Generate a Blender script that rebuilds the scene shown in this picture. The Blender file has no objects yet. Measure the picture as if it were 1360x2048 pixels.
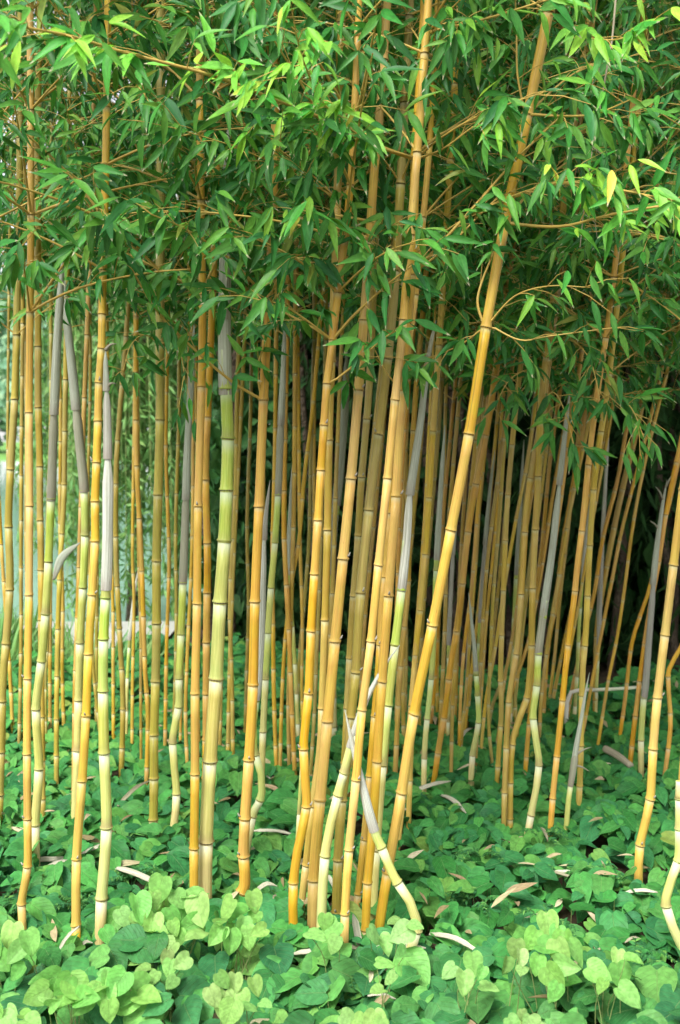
import bpy, math, random
import numpy as np
from mathutils import Matrix, Vector

# ------------------------------------------------------------------ camera, sky, sun, exposure
F, CX, HY, CAMH = 2200.0, 680.0, 880.0, 1.5          # focal length in photo pixels, centre column, horizon row, eye height
scene = bpy.context.scene
col = scene.collection
cam_d = bpy.data.cameras.new('camera'); cam = bpy.data.objects.new('camera', cam_d); col.objects.link(cam)
cam.location = (0, 0, CAMH); cam.rotation_euler = (math.radians(90), 0, 0)
cam_d.sensor_fit = 'VERTICAL'; cam_d.sensor_height = 36.0; cam_d.lens = 36.0 * F / 2048.0
cam_d.shift_y = (HY - 1024.0) / 2048.0
cam_d.clip_start = 0.05; cam_d.clip_end = 2000
cam_d.dof.use_dof = True; cam_d.dof.focus_distance = 3.25; cam_d.dof.aperture_fstop = 4.0
scene.camera = cam

SUN_EL, SUN_AZ = math.radians(50), math.radians(-152)   # azimuth: measured from +Y clockwise; behind the camera, to the left
world = bpy.data.worlds.new('World'); scene.world = world; world.use_nodes = True
wn = world.node_tree; wn.nodes.clear()
sky = wn.nodes.new('ShaderNodeTexSky'); sky.sky_type = 'NISHITA'; sky.sun_disc = False
sky.sun_elevation = SUN_EL; sky.sun_rotation = SUN_AZ; sky.air_density = 1.0; sky.dust_density = 1.0; sky.ozone_density = 1.0
hs = wn.nodes.new('ShaderNodeHueSaturation'); hs.inputs['Saturation'].default_value = 0.18
bg = wn.nodes.new('ShaderNodeBackground'); bg.inputs['Strength'].default_value = 0.125
wo = wn.nodes.new('ShaderNodeOutputWorld')
wn.links.new(sky.outputs[0], hs.inputs['Color']); wn.links.new(hs.outputs[0], bg.inputs['Color']); wn.links.new(bg.outputs[0], wo.inputs['Surface'])
sun_d = bpy.data.lights.new('sun', 'SUN'); sun_d.energy = 2.3; sun_d.angle = math.radians(26); sun_d.color = (1, .985, .95)
sun = bpy.data.objects.new('sun', sun_d); col.objects.link(sun)
sdir = Vector((math.sin(SUN_AZ) * math.cos(SUN_EL), math.cos(SUN_AZ) * math.cos(SUN_EL), math.sin(SUN_EL)))
sun.rotation_euler = sdir.to_track_quat('Z', 'Y').to_euler(); sun.location = (0, 0, 12)
scene.view_settings.view_transform = 'Standard'; scene.view_settings.look = 'None'
scene.view_settings.exposure = 1.25; scene.view_settings.gamma = 1.0; scene.view_settings.use_curve_mapping = False
scene.render.engine = 'CYCLES'
scene.cycles.use_denoising = True
scene.cycles.use_adaptive_sampling = True; scene.cycles.adaptive_threshold = .03
scene.cycles.max_bounces = 5; scene.cycles.diffuse_bounces = 3; scene.cycles.glossy_bounces = 2; scene.cycles.transmission_bounces = 3
scene.cycles.caustics_reflective = False; scene.cycles.caustics_refractive = False

rng = np.random.default_rng(11)
rnd = random.Random(5)

# ------------------------------------------------------------------ helpers
def P(x, y, d):
    return np.array([(x - CX) / F * d, d, CAMH - (y - HY) / F * d])
def depth_of(y, z=0.07):
    return F * (CAMH - z) / (y - HY)
def nrm(v):
    v = np.asarray(v, float)
    return v / (np.linalg.norm(v, axis=-1, keepdims=True) + 1e-12)

def tag(o, label=None, cat=None, group=None, kind=None):
    if label: o['label'] = label
    if cat: o['category'] = cat
    if group: o['group'] = group
    if kind: o['kind'] = kind
    return o
def empty(name, loc, label, cat, group=None):
    o = bpy.data.objects.new(name, None); col.objects.link(o); o.location = tuple(loc)
    o.empty_display_size = 0.05
    return tag(o, label, cat, group)
def make_mesh(name, verts, quads, uv=None, uv2=None, mat=None, smooth=True):
    """quads (or tris): integer array (n,4) / (n,3); uv per loop (n*k,2)"""
    verts = np.asarray(verts, np.float32); quads = np.asarray(quads, np.int32)
    k = quads.shape[1]; n = quads.shape[0]
    me = bpy.data.meshes.new(name)
    me.vertices.add(len(verts)); me.vertices.foreach_set('co', verts.ravel())
    me.loops.add(n * k); me.loops.foreach_set('vertex_index', quads.ravel())
    me.polygons.add(n)
    me.polygons.foreach_set('loop_start', np.arange(0, n * k, k, dtype=np.int32))
    me.polygons.foreach_set('use_smooth', np.full(n, smooth, dtype=bool))
    if uv is not None:
        l = me.uv_layers.new(name='UVMap'); l.data.foreach_set('uv', np.asarray(uv, np.float32).ravel())
    if uv2 is not None:
        l = me.uv_layers.new(name='dist'); l.data.foreach_set('uv', np.asarray(uv2, np.float32).ravel())
    if mat: me.materials.append(mat)
    me.update(calc_edges=True); me.validate()
    return me
def link(name, me, parent=None, color=None, loc=None):
    o = bpy.data.objects.new(name, me); col.objects.link(o)
    if parent is not None: o.parent = parent
    if color is not None: o.color = (color[0], color[1], color[2], 1)
    if loc is not None: o.location = tuple(loc)
    return o

def frames(pts):
    pts = np.asarray(pts, float); t = np.gradient(pts, axis=0); t = nrm(t)
    ref = np.array([0., -1, 0.]) if abs(t[0][1]) < .9 else np.array([1., 0, 0])
    a = nrm(np.cross(t[0], ref)); A = [a]
    for i in range(1, len(pts)):
        a = A[-1] - t[i] * np.dot(A[-1], t[i]); A.append(nrm(a))
    A = np.array(A); B = np.cross(t, A)
    return t, A, B
def tube_arrays(pts, radii, sides, cap=True, twist=0.):
    pts = np.asarray(pts, float); radii = np.asarray(radii, float); n = len(pts)
    t, A, B = frames(pts)
    ang = np.linspace(0, 2 * math.pi, sides, endpoint=False) + twist
    rad = radii[:, None] if radii.ndim == 1 else radii
    V = pts[:, None, :] + rad[..., None] * (np.cos(ang)[None, :, None] * A[:, None, :] + np.sin(ang)[None, :, None] * B[:, None, :])
    V = V.reshape(-1, 3)
    i, j = np.meshgrid(np.arange(n - 1), np.arange(sides), indexing='ij'); i = i.ravel(); j = j.ravel(); j2 = (j + 1) % sides
    Q = np.stack([i * sides + j, i * sides + j2, (i + 1) * sides + j2, (i + 1) * sides + j], 1)
    seg = np.concatenate([[0], np.cumsum(np.linalg.norm(np.diff(pts, axis=0), axis=1))]); L = seg[-1]
    u0 = j / sides; u1 = (j + 1) / sides
    UV = np.stack([np.stack([u0, seg[i] / L], 1), np.stack([u1, seg[i] / L], 1), np.stack([u1, seg[i + 1] / L], 1), np.stack([u0, seg[i + 1] / L], 1)], 1)
    D0 = np.stack([seg[i], L - seg[i]], 1); D1 = np.stack([seg[i + 1], L - seg[i + 1]], 1)
    DD = np.stack([D0, D0, D1, D1], 1)
    if cap:                                                  # close both ends with degenerate-free fans of quads
        c0, c1 = len(V), len(V) + 1
        V = np.vstack([V, pts[0], pts[-1]])
        jj = np.arange(0, sides, 2)
        q0 = np.stack([np.full(len(jj), c0), (jj + 2) % sides, (jj + 1) % sides, jj], 1)
        q1 = np.stack([np.full(len(jj), c1), (n - 1) * sides + jj, (n - 1) * sides + (jj + 1) % sides, (n - 1) * sides + (jj + 2) % sides], 1)
        Q = np.vstack([Q, q0, q1])
        z = np.zeros((len(jj) * 2, 4, 2)); UV = np.concatenate([UV, z]); DD = np.concatenate([DD, z + .1])
    return V, Q, UV.reshape(-1, 2), DD.reshape(-1, 2)
class Bag:
    """collects quad geometry into one mesh"""
    def __init__(s): s.V = []; s.Q = []; s.U = []; s.D = []; s.n = 0
    def add(s, V, Q, U=None, D=None):
        s.V.append(V); s.Q.append(np.asarray(Q) + s.n); s.n += len(V)
        s.U.append(np.zeros((len(Q) * Q.shape[1], 2)) if U is None else U)
        s.D.append(np.zeros((len(Q) * Q.shape[1], 2)) if D is None else D)
    def tube(s, pts, radii, sides=5, cap=False): s.add(*tube_arrays(pts, radii, sides, cap))
    def mesh(s, name, mat): return make_mesh(name, np.vstack(s.V), np.vstack(s.Q), np.vstack(s.U), np.vstack(s.D), mat)
def batch_twigs(bag, A0, A1, A2):
    """many three-point twigs at once, triangular in section"""
    A0, A1, A2 = np.array(A0), np.array(A1), np.array(A2); n = len(A0); t = nrm(A2 - A0); a = nrm(np.cross(t, np.array((.3, -.9, .2)))); b = np.cross(t, a)
    ang = np.array((0, 2.094, 4.189)); ring = np.cos(ang)[None, :, None] * a[:, None] + np.sin(ang)[None, :, None] * b[:, None]
    V = np.stack([A0[:, None] + ring * .0017, A1[:, None] + ring * .0013, A2[:, None] + ring * .0008], 1).reshape(-1, 3)
    q = np.array([(i * 3 + j, i * 3 + (j + 1) % 3, i * 3 + 3 + (j + 1) % 3, i * 3 + 3 + j) for i in range(2) for j in range(3)])
    bag.add(V, (q[None] + (np.arange(n) * 9)[:, None, None]).reshape(-1, 4))
def catmull(pts, per=6):
    p = np.asarray(pts, float); p = np.vstack([2 * p[0] - p[1], p, 2 * p[-1] - p[-2]]); out = []
    for i in range(1, len(p) - 2):
        for k in range(per):
            t = k / per
            out.append(.5 * (2 * p[i] + (p[i + 1] - p[i - 1]) * t + (2 * p[i - 1] - 5 * p[i] + 4 * p[i + 1] - p[i + 2]) * t * t + (3 * p[i] - p[i - 1] - 3 * p[i + 1] + p[i + 2]) * t ** 3))
    out.append(p[-2]); return np.array(out)

# ------------------------------------------------------------------ materials
class NT:
    def __init__(s, name):
        s.m = bpy.data.materials.new(name); s.m.use_nodes = True; s.t = s.m.node_tree; s.t.nodes.clear()
        s.out = s.n('ShaderNodeOutputMaterial')
    def n(s, typ, **kw):
        o = s.t.nodes.new(typ)
        for k, v in kw.items(): setattr(o, k, v)
        return o
    def l(s, a, b): s.t.links.new(a, b)
    def setin(s, sock, v):
        if isinstance(v, bpy.types.NodeSocket): s.l(v, sock)
        else: sock.default_value = v
    def math(s, op, a, b=None, c=None, clamp=False):
        o = s.n('ShaderNodeMath', operation=op, use_clamp=clamp)
        for i, v in enumerate((a, b, c)):
            if v is not None: s.setin(o.inputs[i], v)
        return o.outputs[0]
    def mix(s, fac, a, b, mode='MIX'):
        o = s.n('ShaderNodeMix', data_type='RGBA', blend_type=mode)
        s.setin(o.inputs[0], fac); s.setin(o.inputs[6], c4(a)); s.setin(o.inputs[7], c4(b)); return o.outputs[2]
    def ramp(s, fac, stops, interp='LINEAR'):
        o = s.n('ShaderNodeValToRGB'); s.setin(o.inputs[0], fac); e = o.color_ramp; e.interpolation = interp
        while len(e.elements) < len(stops): e.elements.new(.5)
        for el, (p, c) in zip(e.elements, stops): el.position = p; el.color = c4(c)
        return o.outputs[0]
    def noise(s, vec, scale, detail=3, rough=.5):
        o = s.n('ShaderNodeTexNoise'); o.inputs['Scale'].default_value = scale; o.inputs['Detail'].default_value = detail; o.inputs['Roughness'].default_value = rough
        if vec is not None: s.l(vec, o.inputs['Vector'])
        return o.outputs['Fac']
    def mapr(s, v, a, b, c=0., d=1.):
        o = s.n('ShaderNodeMapRange', interpolation_type='SMOOTHSTEP'); s.setin(o.inputs[0], v)
        for i, x in enumerate((a, b, c, d)): o.inputs[i + 1].default_value = x
        return o.outputs[0]
    def uv(s, name='UVMap'):
        o = s.n('ShaderNodeUVMap'); o.uv_map = name
        x = s.n('ShaderNodeSeparateXYZ'); s.l(o.outputs[0], x.inputs[0]); return x.outputs[0], x.outputs[1]
    def comb(s, x, y, z=0.):
        o = s.n('ShaderNodeCombineXYZ')
        for i, v in enumerate((x, y, z)): s.setin(o.inputs[i], v)
        return o.outputs[0]
    def bsdf(s, color, rough=.5, spec=.4, normal=None, **kw):
        o = s.n('ShaderNodeBsdfPrincipled'); s.setin(o.inputs['Base Color'], c4(color)); s.setin(o.inputs['Roughness'], rough); s.setin(o.inputs['Specular IOR Level'], spec)
        if normal is not None: s.l(normal, o.inputs['Normal'])
        return o.outputs[0]
    def bump(s, h, strength=.3, dist=.01):
        o = s.n('ShaderNodeBump'); o.inputs['Strength'].default_value = strength; o.inputs['Distance'].default_value = dist; s.l(h, o.inputs['Height']); return o.outputs[0]
    def done(s, sh): s.l(sh, s.out.inputs['Surface']); return s.m
def c4(c):
    if isinstance(c, bpy.types.NodeSocket): return c
    return (c[0], c[1], c[2], 1.) if len(c) == 3 else c

def mat_cane(name, young):
    m = NT(name); info = m.n('ShaderNodeObjectInfo'); colr = info.outputs['Color']; r = info.outputs['Random']
    u, v = m.uv(); db, dt = m.uv('dist')
    tc = m.n('ShaderNodeTexCoord').outputs['Object']
    rr = m.math('MULTIPLY', r, 37.)
    streak = m.noise(m.comb(m.math('MULTIPLY', u, 26.), m.math('MULTIPLY', db, 5.), rr), 1.6, 4, .6)
    blotch = m.noise(m.comb(m.math('MULTIPLY', u, 3.), m.math('MULTIPLY', db, 16.), rr), 1., 3)
    hsv = m.n('ShaderNodeHueSaturation'); m.l(colr, hsv.inputs['Color'])
    m.setin(hsv.inputs['Hue'], m.mapr(blotch, .25, .75, .492 if not young else .49, .510))
    m.setin(hsv.inputs['Saturation'], m.mapr(r, 0, 1, .94, 1.05))
    m.setin(hsv.inputs['Value'], m.math('MULTIPLY', m.mapr(streak, .2, .8, .76, 1.16), m.mapr(m.math('FRACT', m.math('MULTIPLY', r, 7.3)), 0, 1, .94, 1.05)))
    c = hsv.outputs[0]
    if young:
        # pale longitudinal stripes, white bloom under the node above, purple-brown marks at the foot of some internodes
        st = m.mapr(streak, .46, .62); c = m.mix(m.math('MULTIPLY', st, .2), c, (.66, .60, .30))
        bl = m.mapr(dt, .055, .0, 0, .62); c = m.mix(bl, c, (.60, .66, .50))
        pu = m.math('MULTIPLY', m.mapr(db, .05, .0), m.math('MULTIPLY', m.mapr(m.math('FRACT', m.math('MULTIPLY', r, 3.7)), .4, .8), .55)); c = m.mix(pu, c, (.25, .13, .09))
    else:
        bl = m.mapr(dt, .022, .002, 0, .5); c = m.mix(bl, c, (.42, .46, .30))
        gs = m.noise(m.comb(m.math('MULTIPLY', u, 12.), m.math('MULTIPLY', db, 1.2), m.math('MULTIPLY', r, 23.)), 1.3, 3); c = m.mix(m.mapr(gs, .56, .74, 0, .4), c, (.34, .30, .06))
        g = m.math('ABSOLUTE', m.math('SUBTRACT', u, m.math('FRACT', m.math('MULTIPLY', r, 11.7))))
        on = m.mapr(m.math('FRACT', m.math('MULTIPLY', r, 5.1)), .60, .62)
        gl = m.math('MULTIPLY', m.mapr(g, .022, .008), on); c = m.mix(m.math('MULTIPLY', gl, .55), c, (.17, .16, .035))
        lip = m.mapr(db, .012, .0, 0, .35); c = m.mix(lip, c, (.66, .42, .09))
    scar = m.noise(m.comb(m.math('MULTIPLY', u, 9.), m.math('MULTIPLY', db, 13.), m.math('MULTIPLY', r, 91.)), 2.2, 5, .7)
    sc = m.mapr(scar, .66, .72, 0, .7 if not young else .3); c = m.mix(sc, c, (.16, .075, .022))
    speck = m.noise(m.comb(m.math('MULTIPLY', u, 60.), m.math('MULTIPLY', db, 300.), rr), 1., 2); c = m.mix(m.mapr(speck, .68, .76, 0, .35), c, (.2, .11, .03))
    rough = m.mapr(streak, .2, .8, .34, .56)
    return m.done(m.bsdf(c, rough, .35, m.bump(m.math('ADD', streak, m.math('MULTIPLY', sc, -.6)), .12, .002)))
def mat_node(name, line):
    m = NT(name); info = m.n('ShaderNodeObjectInfo'); u, v = m.uv()
    nz = m.noise(m.comb(m.math('MULTIPLY', u, 14.), v, m.math('MULTIPLY', info.outputs['Random'], 50.)), 1., 3)
    c = m.mix(m.mapr(nz, .3, .7, .0, .45), info.outputs['Color'], (.36, .33, .17))
    a = m.mapr(m.math('ABSOLUTE', m.math('SUBTRACT', v, .47)),   .22, .09)
    c = m.mix(m.math('MULTIPLY', a, m.mapr(nz, .2, .6, .55, 1.)), c, line)
    lowb = m.mapr(v, .2, .0, 0, .35); c = m.mix(lowb, c, (.44, .48, .34))
    return m.done(m.bsdf(c, .55, .3))
def mat_sheath(name, fallen=False):
    m = NT(name); info = m.n('ShaderNodeObjectInfo'); u, v = m.uv(); db, dt = m.uv('dist'); r = info.outputs['Random']
    st = m.noise(m.comb(m.math('MULTIPLY', u, 30.), m.math('MULTIPLY', db, 2.5), m.math('MULTIPLY', r, 40.)), 1.7, 4, .6)
    bl = m.noise(m.comb(m.math('MULTIPLY', u, 4.), m.math('MULTIPLY', db, 9.), m.math('MULTIPLY', r, 77.)), 1.3, 3)
    c = m.mix(m.mapr(st, .40, .60, 0, .72), info.outputs['Color'], (.27, .28, .19), 'MIX')
    c = m.mix(m.mapr(bl, .55, .8, 0, .35), c, (.30, .23, .20))
    if not fallen: c = m.mix(m.mapr(db, .06, .0, 0, .4), c, (.26, .18, .15))
    d = m.bsdf(c, .7, .2, m.bump(st, .5, .004))
    t = m.n('ShaderNodeBsdfTranslucent'); m.l(c, t.inputs[0]); x = m.n('ShaderNodeMixShader'); x.inputs[0].default_value = .12
    m.l(d, x.inputs[1]); m.l(t.outputs[0], x.inputs[2]); return m.done(x.outputs[0])
def mat_leaf(name, stops, rough=.38, trans=.3, tip=True, tint=True, vein='parallel', tcol=(.35, .55, .06), spec=.45):
    m = NT(name); info = m.n('ShaderNodeObjectInfo'); geo = m.n('ShaderNodeNewGeometry'); u, v = m.uv()
    r = m.math('FRACT', m.math('ADD', info.outputs['Random'], m.math('MULTIPLY', geo.outputs['Random Per Island'], .9973)))
    c = m.ramp(r, stops)
    if tint: c = m.mix(1., c, info.outputs['Color'], 'MULTIPLY')
    off = m.math('ABSOLUTE', m.math('SUBTRACT', u, .5))
    nz = m.noise(m.comb(m.math('MULTIPLY', u, 3.), m.math('MULTIPLY', v, 4.), m.math('MULTIPLY', r, 60.)), 1.6, 3)
    hsv = m.n('ShaderNodeHueSaturation'); m.l(c, hsv.inputs['Color']); m.setin(hsv.inputs['Value'], m.mapr(nz, .25, .75, .78, 1.2)); m.setin(hsv.inputs['Hue'], m.mapr(m.math('FRACT', m.math('MULTIPLY', r, 13.1)), 0, 1, .485, .515)); c = hsv.outputs[0]
    if vein == 'parallel':
        h = m.math('SINE', m.math('MULTIPLY', u, 70.)); c = m.mix(m.mapr(off, .035, .0, 0, .35), c, m.mix(.5, c, (.3, .42, .1)))
        bmp = m.bump(h, .12, .0006)
        fine = m.mapr(h, -1, 1, 0, .10); c = m.mix(fine, c, (.08, .22, .03))
    else:
        k = m.math('SUBTRACT', m.math('MULTIPLY', v, 7.5), m.math('MULTIPLY', off, 6.)); fr = m.math('ABSOLUTE', m.math('SUBTRACT', m.math('FRACT', k), .5))
        side = m.mapr(fr, .09, .0); mid = m.mapr(off, .022, .004); vv = m.math('MAXIMUM', m.math('MULTIPLY', side, .5), mid)
        hgt = m.math('ADD', m.math('MULTIPLY', vv, -1.), m.math('MULTIPLY', nz, .8)); bmp = m.bump(hgt, .55, .005)
        c = m.mix(m.math('MULTIPLY', vv, .45), c, m.mix(.6, c, (.35, .5, .18)))
    if tip:
        tv = m.math('ADD', v, m.math('MULTIPLY', m.math('SUBTRACT', nz, .5), .10)); tn = m.mapr(m.math('FRACT', m.math('MULTIPLY', r, 5.7)), 0, 1, .955, .86)
        f = m.n('ShaderNodeMapRange'); m.l(tv, f.inputs[0]); m.l(tn, f.inputs[1]); m.l(m.math('ADD', tn, .05), f.inputs[2]); f.clamp = True
        c = m.mix(m.math('MULTIPLY', f.outputs[0], .85), c, (.62, .55, .36))
    d = m.bsdf(c, rough, spec, bmp)
    t = m.n('ShaderNodeBsdfTranslucent'); m.l(m.mix(.45, c, m.mix(1., m.mix(.5, c, (.3, .3, .3)), tcol, 'MULTIPLY'), 'MIX'), t.inputs[0])
    x = m.n('ShaderNodeMixShader'); x.inputs[0].default_value = trans; m.l(d, x.inputs[1]); m.l(t.outputs[0], x.inputs[2])
    return m.done(x.outputs[0])
def mat_plain(name, a, b, scale, rough=.8, spec=.2, bump=.4, bdist=.02):
    m = NT(name); tc = m.n('ShaderNodeTexCoord').outputs['Object']
    n = m.noise(tc, scale, 6, .65); n2 = m.noise(tc, scale * 6.3, 3)
    c = m.mix(m.mapr(m.math('ADD', m.math('MULTIPLY', n, .7), m.math('MULTIPLY', n2, .3)), .3, .7), a, b)
    return m.done(m.bsdf(c, rough, spec, m.bump(m.math('ADD', n, n2), bump, bdist)))

M = {}
M['gold'] = mat_cane('golden_cane', False); M['young'] = mat_cane('young_cane', True)
M['node'] = mat_node('golden_node', (.075, .06, .028)); M['ynode'] = mat_node('young_node', (.10, .035, .035))
M['sheath'] = mat_sheath('papery_sheath')
M['straw'] = mat_sheath('fallen_straw', True)
M['branch'] = mat_plain('branch_bark', (.58, .38, .08), (.48, .36, .10), 30, .5, .3, .1, .002)
M['twig'] = mat_plain('dry_twig', (.42, .36, .24), (.34, .29, .2), 40, .7, .2, .1, .002)
LEAFSTOPS = [(0, (.030, .165, .036)), (.45, (.056, .26, .044)), (.8, (.11, .35, .046)), (.985, (.18, .41, .055)), (1, (.36, .40, .08))]
M['leaf'] = mat_leaf('bamboo_leaf', LEAFSTOPS, .42, .34, spec=.28)
M['gleaf'] = mat_leaf('ground_leaf', [(0, (.030, .175, .046)), (.5, (.054, .26, .062)), (.95, (.115, .37, .07)), (1, (.24, .36, .07))], .48, .2, False, True, 'net', spec=.2)
M['ileaf'] = mat_leaf('ivy_leaf', [(0, (.03, .155, .045)), (.55, (.055, .23, .06)), (.85, (.12, .36, .08)), (1, (.22, .50, .11))], .5, .2, False, True, 'net', spec=.22)
M['lime'] = mat_leaf('lime_leaf', [(0, (.24, .56, .12)), (.6, (.33, .66, .17)), (1, (.44, .72, .23))], .5, .36, False, True, 'net', tcol=(.55, .7, .1), spec=.25)
M['stem'] = mat_plain('plant_stem', (.20, .34, .09), (.3, .3, .12), 50, .6, .3, .1, .001)
M['soil'] = mat_plain('leaf_litter_soil', (.05, .035, .02), (.10, .075, .045), 9, .95, .1, .8, .03)
M['thick'] = mat_leaf('thicket_leaf', [(0, (.008, .028, .008)), (.6, (.014, .045, .012)), (1, (.024, .07, .016))], .7, .12, False, False, 'parallel', spec=.12)  # near-black leaf colour: deep shade behind the grove is put into it
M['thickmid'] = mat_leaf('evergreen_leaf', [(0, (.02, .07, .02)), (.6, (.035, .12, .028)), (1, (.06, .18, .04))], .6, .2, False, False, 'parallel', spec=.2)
M['willow'] = mat_leaf('willow_leaf', [(0, (.13, .31, .08)), (.6, (.20, .43, .11)), (1, (.30, .52, .15))], .5, .35, False, False, 'parallel')
M['far'] = mat_leaf('far_leaf', [(0, (.20, .38, .24)), (.6, (.28, .48, .29)), (1, (.38, .55, .32))], .6, .3, False, False, 'parallel')  # mist over the far bank is mixed into this leaf colour
M['bark'] = mat_plain('tree_bark', (.06, .045, .03), (.12, .09, .06), 6, .9, .2, .8, .05)

# ------------------------------------------------------------------ leaf templates (x along the blade, y across, z up)
def leaf_template(wr, curl, fold, wide=.38, tip=1.5, n=7, heart=0., wav=0., seed=0, scale_w=1., fine=False):
    r = np.random.default_rng(seed); s = np.linspace(0, 1, n + 1)
    if heart > 0:                                           # broad ovate or heart-shaped blade with lobes behind the stalk
        s = np.array([.0, .09, .22, .38, .55, .71, .85, .94, 1.0]); n = 8
        w = (np.array([.70, .90, 1., .97, .84, .63, .38, .17, .01]) if fine else np.array([.50, .80, .98, 1., .88, .66, .39, .17, .01])) * wr
    else:
        w = wr * np.clip(s / (wide * .75), 0, 1) ** .6 * np.clip((1 - s) / .55, 0, 1) ** (1.2 / tip)
        w[0] = wr * .12; w[-1] = wr * .02
    x = s.copy(); V = []; UV = []
    cols = ((-1., -.74, -.38, 0., .38, .74, 1.) if fine else (-1., -.62, 0., .62, 1.)) if heart > 0 else (-1., 0., 1.)
    for i in range(n + 1):
        for c in cols:
            xx = x[i] - (heart * {0: 0, .62: .9, 1.: .5, .38: .8, .74: 1.}[abs(c)] * max(0, 1 - s[i] / .3) if heart > 0 else 0)
            z = -curl * x[i] ** 2 + fold * abs(c) * w[i] + wav * math.sin(9 * x[i] + c * 2.2 + seed) * (abs(c) + .15) * .5
            if heart > 0: z -= abs(c) ** 2 * curl * .35
            V.append((xx, c * w[i] * .5 * scale_w, z)); UV.append((.5 + .5 * c, s[i]))
    k = len(cols); Q = []
    for i in range(n):
        for j in range(k - 1):
            Q.append((i * k + j, (i + 1) * k + j, (i + 1) * k + j + 1, i * k + j + 1))
    V = np.array(V); UV = np.array(UV); Q = np.array(Q)
    return V, Q, UV[Q.ravel()]
LT = [leaf_template(.22, .10, .25, .34, 1.5, 7), leaf_template(.21, .20, .30, .38, 1.4, 7), leaf_template(.235, .04, .16, .36, 1.6, 7), leaf_template(.19, .28, .35, .32, 1.3, 7, wav=.01, seed=2)]
LTB = [leaf_template(.20, .15, .25, .35, 1.5, 4), leaf_template(.18, .26, .3, .35, 1.4, 4)]
GT = [leaf_template(.60, .10, .26, heart=.06, wav=.04, seed=1), leaf_template(.68, .16, .20, heart=.08, wav=.05, seed=4), leaf_template(.50, .12, .30, heart=.03, wav=.045, seed=7)]
HT = [leaf_template(.88, .12, .12, heart=.11, wav=.05, seed=3), leaf_template(.94, .08, .18, heart=.12, wav=.04, seed=9), leaf_template(.80, .16, .10, heart=.10, wav=.06, seed=5)]
LMT = [leaf_template(.90, .08, .10, heart=.09, wav=.05, seed=3, fine=True), leaf_template(.97, .05, .16, heart=.10, wav=.04, seed=9, fine=True), leaf_template(.86, .12, .06, heart=.09, wav=.06, seed=5, fine=True), leaf_template(.82, .05, .40, heart=.10, wav=.05, seed=6, fine=True)]

def leaf_frames(pos, direc, hint, length):
    X = nrm(direc); Z = hint - X * np.sum(hint * X, 1, keepdims=True); Z = nrm(Z); Y = np.cross(Z, X)
    R = np.stack([X, Y, Z], 2) * np.asarray(length)[:, None, None]      # columns = local axes
    return R
def bake_leaves(bag, pos, R, temps, pick):
    for k, (V, Q, U) in enumerate(temps):
        s = np.where(pick == k)[0]
        if len(s) == 0: continue
        W = pos[s][:, None, :] + np.einsum('nij,vj->nvi', R[s], V)
        nv = len(V); QQ = (Q[None] + (np.arange(len(s)) * nv)[:, None, None]).reshape(-1, 4)
        bag.add(W.reshape(-1, 3), QQ, np.tile(U, (len(s), 1)))
LEAF_ME = [make_mesh('leaf', V, Q, U, None, M['leaf']) for V, Q, U in LT]
G_ME = [make_mesh('leaf', V, Q, U, None, M['gleaf']) for V, Q, U in GT]
I_ME = [make_mesh('leaf', V, Q, U, None, M['ileaf']) for V, Q, U in HT]
H_ME = [make_mesh('leaf', V, Q, U, None, M['lime']) for V, Q, U in LMT]
def leaf_object(me, p, R, parent, color=None):
    o = bpy.data.objects.new('leaf', me); col.objects.link(o); o.parent = parent
    m = Matrix.Identity(4)
    for i in range(3):
        for j in range(3): m[i][j] = R[i][j]
        m[i][3] = p[i]
    o.matrix_basis = m
    if color is not None: o.color = (color[0], color[1], color[2], 1)
    return o

# ------------------------------------------------------------------ setting: ground, pond, far bank
def shore(x):                                            # the y where the pond begins, for a given x
    return 8.9 + 78 / (1 + np.exp(-(x + .55) * 9.)) + .2 * np.sin(x * 2.1)
gx = np.unique(np.concatenate([np.linspace(-160, -12, 16), np.linspace(-12, 12, 97), np.linspace(12, 160, 16)]))
gy = np.unique(np.concatenate([np.linspace(-120, -4, 12), np.linspace(-4, 12, 65), np.linspace(12, 90, 14), np.linspace(90, 110, 12), np.linspace(110, 420, 10)]))
XX, YY = np.meshgrid(gx, gy)
def sm(t): t = np.clip(t, 0, 1); return t * t * (3 - 2 * t)
near = 1 - sm((YY - shore(XX)) / 1.0); farb = sm((YY - 93) / 4.0)
ZZ = -.9 + .9 * np.maximum(near, farb) + farb * (np.clip(YY - 97, 0, 60) * .012)
ZZ = ZZ + np.where(near > .99, .012 * np.sin(XX * 5.1) * np.cos(YY * 4.3), 0)
V = np.stack([XX, YY, ZZ], 2).reshape(-1, 3); a, b = len(gy), len(gx)
i, j = np.meshgrid(np.arange(a - 1), np.arange(b - 1), indexing='ij'); i = i.ravel(); j = j.ravel()
Q = np.stack([i * b + j, i * b + j + 1, (i + 1) * b + j + 1, (i + 1) * b + j], 1)
mg = NT('ground'); tc = mg.n('ShaderNodeTexCoord').outputs['Object']; sp = mg.n('ShaderNodeSeparateXYZ'); mg.l(tc, sp.inputs[0])
n1 = mg.noise(tc, 7, 6, .65); n2 = mg.noise(tc, .4, 4)
soil = mg.mix(mg.mapr(n1, .35, .65), (.045, .032, .02), (.10, .075, .045)); lawn = mg.mix(mg.mapr(n2, .3, .7), (.13, .30, .07), (.20, .38, .10))
gc = mg.mix(mg.mapr(sp.outputs[1], 60, 92), soil, lawn)
tag(link('ground', make_mesh('ground', V, Q, None, None, mg.done(mg.bsdf(gc, .95, .1, mg.bump(n1, .7, .03)))), None), kind='structure')
mw = NT('pond_water'); tc = mw.n('ShaderNodeTexCoord').outputs['Object']; mp = mw.n('ShaderNodeMapping'); mp.inputs['Scale'].default_value = (1.2, .5, 1); mw.l(tc, mp.inputs[0])
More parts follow.
